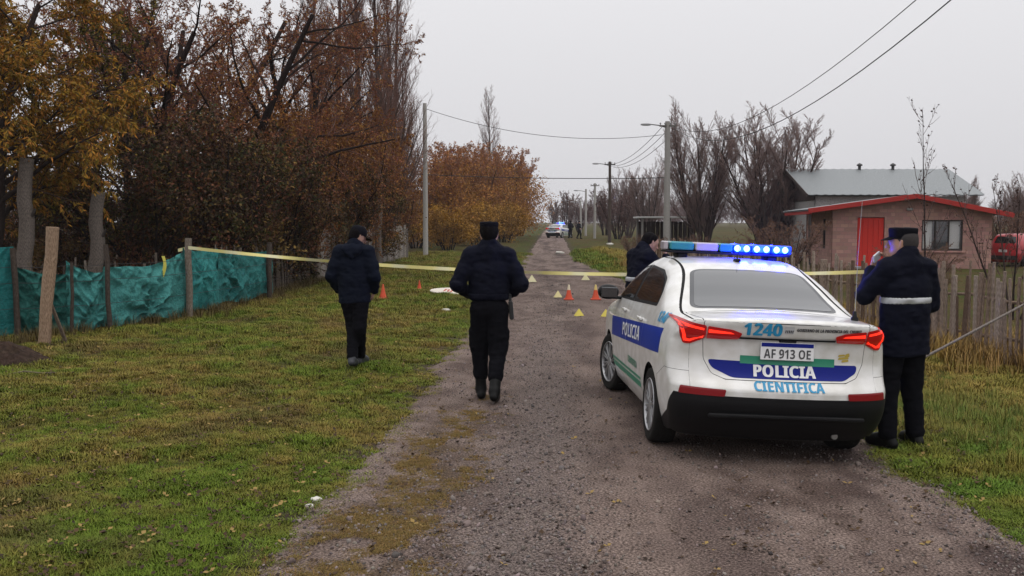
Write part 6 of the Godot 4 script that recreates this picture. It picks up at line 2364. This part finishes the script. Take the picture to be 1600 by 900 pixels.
	for q in [[-7.6, 12.3, 0.9, 0.5, 0.25, "thick dead stick lying over the earth heap"], [-6.9, 12.0, 0.8, -0.25, 0.16, "short dead stick lying in front of the earth heap"], [-5.55, 11.15, 0.55, 0.03, 0.02, "thin pale stick lying flat on the grass right of the heap"]]:
		mb = MB.new()
		mb.col = Color(0.16, 0.12, 0.10) if q[4] > 0.05 else Color(0.34, 0.29, 0.22)
		var c := gp(q[0], q[1], q[4])
		var dv: Vector3 = Vector3(cos(q[3]), 0.05, sin(q[3])) * q[2] * 0.5
		mb.tube([c - dv, c - dv * 0.3 + Vector3(0, 0.03, 0), c + dv * 0.4, c + dv], [0.022, 0.02, 0.018, 0.012] if q[4] > 0.05 else [0.011, 0.011, 0.010, 0.008], 7)
		tag(put("stick", mb, M.wood, self), q[5], "stick", "sticks by the earth heap")
	make_red_car()

func make_red_car() -> void:
	# a hatchback from the same kind of field with another outline
	t_top = table([Vector2(-0.2, 1.44), Vector2(0.2, 1.47), Vector2(0.8, 1.53), Vector2(1.8, 1.56), Vector2(2.3, 1.53), Vector2(2.6, 1.44), Vector2(3.0, 1.2), Vector2(3.25, 1.08), Vector2(3.5, 1.02), Vector2(3.9, 0.92), Vector2(4.2, 0.8), Vector2(4.8, 0.5)], -0.2, 4.8)
	t_rear = table([Vector2(0.0, 0.5), Vector2(0.2, 0.42), Vector2(0.35, 0.32), Vector2(0.6, 0.30), Vector2(0.75, 0.34), Vector2(0.95, 0.36), Vector2(1.1, 0.42), Vector2(1.4, 0.58), Vector2(1.7, 0.80)], 0.0, 1.7)
	var red := mat(lin(0.36, 0.012, 0.018), 0.3)
	red.clearcoat_enabled = true
	red.clearcoat = 0.7
	red.clearcoat_roughness = 0.08
	var glass := mat(lin(0.012, 0.013, 0.014), 0.05)
	var black := mat(lin(0.02, 0.02, 0.02), 0.7)
	var car := thing("red_car", "red hatchback parked at the right edge beside the pink house", "car", gp(21.0, 41.0), deg_to_rad(-58.0))
	car.scale = Vector3.ONE * 0.88
	var mb := MB.new()
	var f := func(p: Vector3) -> float:
		var v := car_body(p)
		for zw in [0.0, -2.45]:
			v = maxf(v, -maxf(Vector2(p.z - zw, p.y - 0.31).length() - 0.35, 0.56 - absf(p.x)))
		return v
	nets(f, Vector3(-0.95, 0.1, -3.55), Vector3(0.95, 1.65, 1.0), 0.045, mb, 1.8)
	put("body", mb, red, car, false)
	for sg in [-1.0, 1.0]:
		for q in [[Vector2(0.95, 1.08), Vector2(1.05, 1.38), Vector2(1.55, 1.45), Vector2(1.55, 1.05)], [Vector2(1.62, 1.05), Vector2(1.62, 1.45), Vector2(2.35, 1.43), Vector2(2.40, 1.04)], [Vector2(2.47, 1.04), Vector2(2.42, 1.42), Vector2(2.60, 1.36), Vector2(3.0, 1.08)]]:
			mb = MB.new()
			panel(mb, rounded(q, 0.05), 0, sg, 0.006, 0.08)
			put("window", mb, glass, car)
		mb = MB.new()
		panel(mb, rounded([Vector2(sg * 0.56, 0.85), Vector2(sg * 0.72, 0.87), Vector2(sg * 0.66, 1.22), Vector2(sg * 0.58, 1.20)], 0.03), 2, 1.0, 0.008, 0.08)
		put("tail_lamp", mb, mat(lin(0.45, 0.12, 0.13), 0.15), car)
	mb = MB.new()
	panel(mb, rounded([Vector2(-0.54, 1.08), Vector2(0.54, 1.08), Vector2(0.46, 1.40), Vector2(-0.46, 1.40)], 0.06), 2, 1.0, 0.006, 0.08)
	put("rear_window", mb, glass, car)
	mb = MB.new()
	panel(mb, rounded([Vector2(-0.66, 0.30), Vector2(0.66, 0.30), Vector2(0.68, 0.50), Vector2(-0.68, 0.50)], 0.04), 2, 1.0, 0.006, 0.08)
	put("bumper", mb, black, car)
	mb = MB.new()
	mb.box(Transform3D(Basis(), Vector3(0, 0.72, 0.635)), Vector3(0.42, 0.12, 0.02), 0.005)
	put("number_plate", mb, mat(lin(0.6, 0.6, 0.6), 0.5), car)
	var wm := wheel_parts(mat(lin(0.02, 0.02, 0.02), 0.9), mat(lin(0.45, 0.45, 0.46), 0.4, 0.5), black)
	for w in [[-0.76, 0.0], [0.76, 0.0], [-0.76, -2.45], [0.76, -2.45]]:
		var hub := Node3D.new()
		hub.name = "wheel"
		car.add_child(hub, true)
		hub.position = Vector3(w[0], 0.305, w[1])
		hub.rotation.y = PI if w[0] < 0.0 else 0.0
		for k in wm:
			put_mesh(k, wm[k], hub)

# ---------------------------------------------------------------- grass
func tuft(n: int, h: float, spread: float, w: float, bend: float) -> ArrayMesh:
	var mb := MB.new()
	for k in n:
		var a := rf(0, TAU)
		var o := Vector3(cos(a), 0, sin(a)) * spread * sqrt(rf(0, 1))
		var az := rf(0, TAU)
		var dirv := Vector3(cos(az), 0, sin(az))
		var side := Vector3(-dirv.z, 0, dirv.x) * w * rf(0.7, 1.2)
		var hh := h * rf(0.45, 1.15)
		var b := bend * rf(0.3, 1.3)
		var m := o + Vector3(0, hh * 0.55, 0) + dirv * hh * b * 0.35
		var t := o + Vector3(0, hh * (1.0 - 0.35 * b), 0) + dirv * hh * b
		var g := rf(0.72, 1.28)
		mb.col = Color(g * rf(0.94, 1.1), g, g * 0.95)
		var nn := (dirv * -0.5 + Vector3.UP).normalized()
		var s := mb.v.size()
		mb.vert(o - side, nn)
		mb.vert(o + side, nn)
		mb.vert(m - side * 0.8, nn)
		mb.vert(m + side * 0.8, nn)
		mb.vert(t, nn)
		mb.quad(s, s + 1, s + 3, s + 2)
		mb.tri(s + 2, s + 3, s + 4)
	return mb.mesh(M.leaf)

func make_grass() -> void:
	var tA := []
	var cA := []
	# lawn on the left and verge on the right
	for k in 150000:
		var d := 4.2 * pow(14.0, rf(0.0, 1.0))
		var x := rf(-0.56, 0.56) * d
		var l := road_l(d)
		var r := road_r(d)
		var off := maxf(l - x, x - r)
		if off < rf(-0.22, 0.15) or x < -8.5 or x > 7.5:
			continue
		var bare := nz.get_noise_2d(x * 0.9 + 21.0, d * 0.8)
		if bare > 0.22 and rf(0, 1) < 0.6:
			continue
		var s := rf(0.6, 1.25) * (0.62 + 0.045 * d) * (1.0 + 0.5 * nz.get_noise_2d(x * 0.6, d * 0.6 + 70.0))
		var c := lawn(x, d)
		if x > r:
			c = Color(0.19, 0.165, 0.032).lerp(Color(0.10, 0.165, 0.022), clampf(0.5 + 1.3 * nz.get_noise_2d(x * 0.7, d * 0.7), 0, 1))
			s *= 1.25
			if x > 4.6:
				c = c.lerp(Color(0.30, 0.20, 0.055), 0.6)
		var g := rf(0.75, 1.35)
		var y := s * (0.85 if off > 0.25 else 0.55)
		tA.append(Transform3D(Basis(Vector3.UP, rf(0, TAU)).scaled(Vector3(s, y, s)), gp(x, d, -0.006)))
		cA.append(Color(c.r * g, c.g * g * rf(0.92, 1.08), c.b * g))
	tag(scatter("grass", tuft(26, 0.062, 0.055, 0.0026, 0.75), tA, cA), "short patchy green and brown grass on both verges", "grass", "", "stuff")
	print(" lawn ", tA.size())
	# moss and dead grass on the old verge of the road
	tA = []
	cA = []
	for k in 16000:
		var d := 4.2 + 7.0 * pow(rf(0, 1), 1.4)
		var x := road_l(d) + 0.55 - 0.2 * nz.get_noise_1d(d * 0.8) + rng.randfn(0, 0.17)
		if nz.get_noise_2d(x * 2.5 + 5.0, d * 1.6) < rf(-0.25, 0.1):
			continue
		if rf(0, 1) > ss(10.5, 6.5, d + 2.0 * nz.get_noise_2d(x * 3.0, d * 2.0)):
			continue
		var s := rf(0.25, 0.6)
		tA.append(Transform3D(Basis(Vector3.UP, rf(0, TAU)).scaled(Vector3(s * 1.2, s * 0.6, s * 1.2)), gp(x, d, 0.008)))
		var c := Color(0.20, 0.115, 0.045).lerp(Color(0.135, 0.12, 0.035), rf(0, 0.7))
		cA.append(c * rf(0.8, 1.3))
	tag(scatter("dead_grass", tuft(26, 0.055, 0.055, 0.0026, 1.0), tA, cA), "strip of brown dead grass between the lawn and the wheel track", "grass", "", "stuff")
	# tall dry grass along both fences and weeds by the officer
	tA = []
	cA = []
	for k in 7000:
		var x: float
		var d: float
		var s := rf(0.6, 1.2)
		var c := Color(0.34, 0.22, 0.065)
		if k < 3600:
			d = rf(9.0, 40.0)
			x = lerpf(7.0, 5.5, ss(9.0, 18.0, d)) - 0.3 * ss(18.0, 26.0, d) + rng.randfn(0.25, 0.45)
			c = c.lerp(Color(0.22, 0.13, 0.05), rf(0, 1)).lerp(Color(0.10, 0.11, 0.03), 0.3 * rf(0, 1))
		elif k < 5200:
			d = rf(13.0, 50.0)
			x = lerpf(-7.6, -6.0, ss(14.0, 19.0, d)) + rng.randfn(0.0, 0.22)
			s *= 0.6
			c = Color(0.10, 0.075, 0.03)
		else:
			d = rf(6.6, 11.5)
			x = 3.85 + rng.randfn(0.5, 0.5)
			s *= rf(0.2, 0.42)
			c = Color(0.10, 0.16, 0.03).lerp(Color(0.24, 0.18, 0.045), rf(0, 0.8))
			if x < road_r(d) + 0.2:
				continue
		tA.append(Transform3D(Basis(Vector3.UP, rf(0, TAU)).scaled(Vector3(s, s, s)), gp(x, d, -0.01)))
		cA.append(c * rf(0.7, 1.3))
	tag(scatter("tall_grass", tuft(22, 0.42, 0.10, 0.0045, 0.55), tA, cA), "tall dry grass growing along the fences", "grass", "", "stuff")
	# fallen leaves
	var lm := MB.new()
	lm.col = Color.WHITE
	for q in [[0.0, 1.0], [PI, 1.0]]:
		var b := Basis(Vector3.UP, q[0])
		lm.flat([b * Vector3(0, 0.0, 0), b * Vector3(0.25, 0.12, 0.28), b * Vector3(0.6, 0.2, 0.05), b * Vector3(0.3, 0.14, -0.26)])
	tA = []
	cA = []
	for k in 9000:
		var d := 4.3 * pow(8.0, rf(0, 1))
		var x := rf(-0.56, 0.5) * d
		if x < -8.0 or x > 7.0:
			continue
		var on_road := x > road_l(d) and x < road_r(d)
		if on_road and rf(0, 1) < 0.8:
			continue
		var s := rf(0.02, 0.062)
		tA.append(Transform3D(Basis.from_euler(Vector3(rf(-0.4, 0.4), rf(0, TAU), rf(-0.4, 0.4))).scaled(Vector3.ONE * s), gp(x, d, 0.018 if on_road else 0.035)))
		cA.append(Color(0.09, 0.055, 0.03).lerp(Color(0.035, 0.025, 0.02), rf(0, 1)) if rf(0, 1) < 0.85 else Color(0.28, 0.19, 0.07))
	tag(scatter("fallen_leaves", lm.mesh(M.leaf), tA, cA), "brown fallen leaves scattered over grass and road", "leaves", "", "stuff")
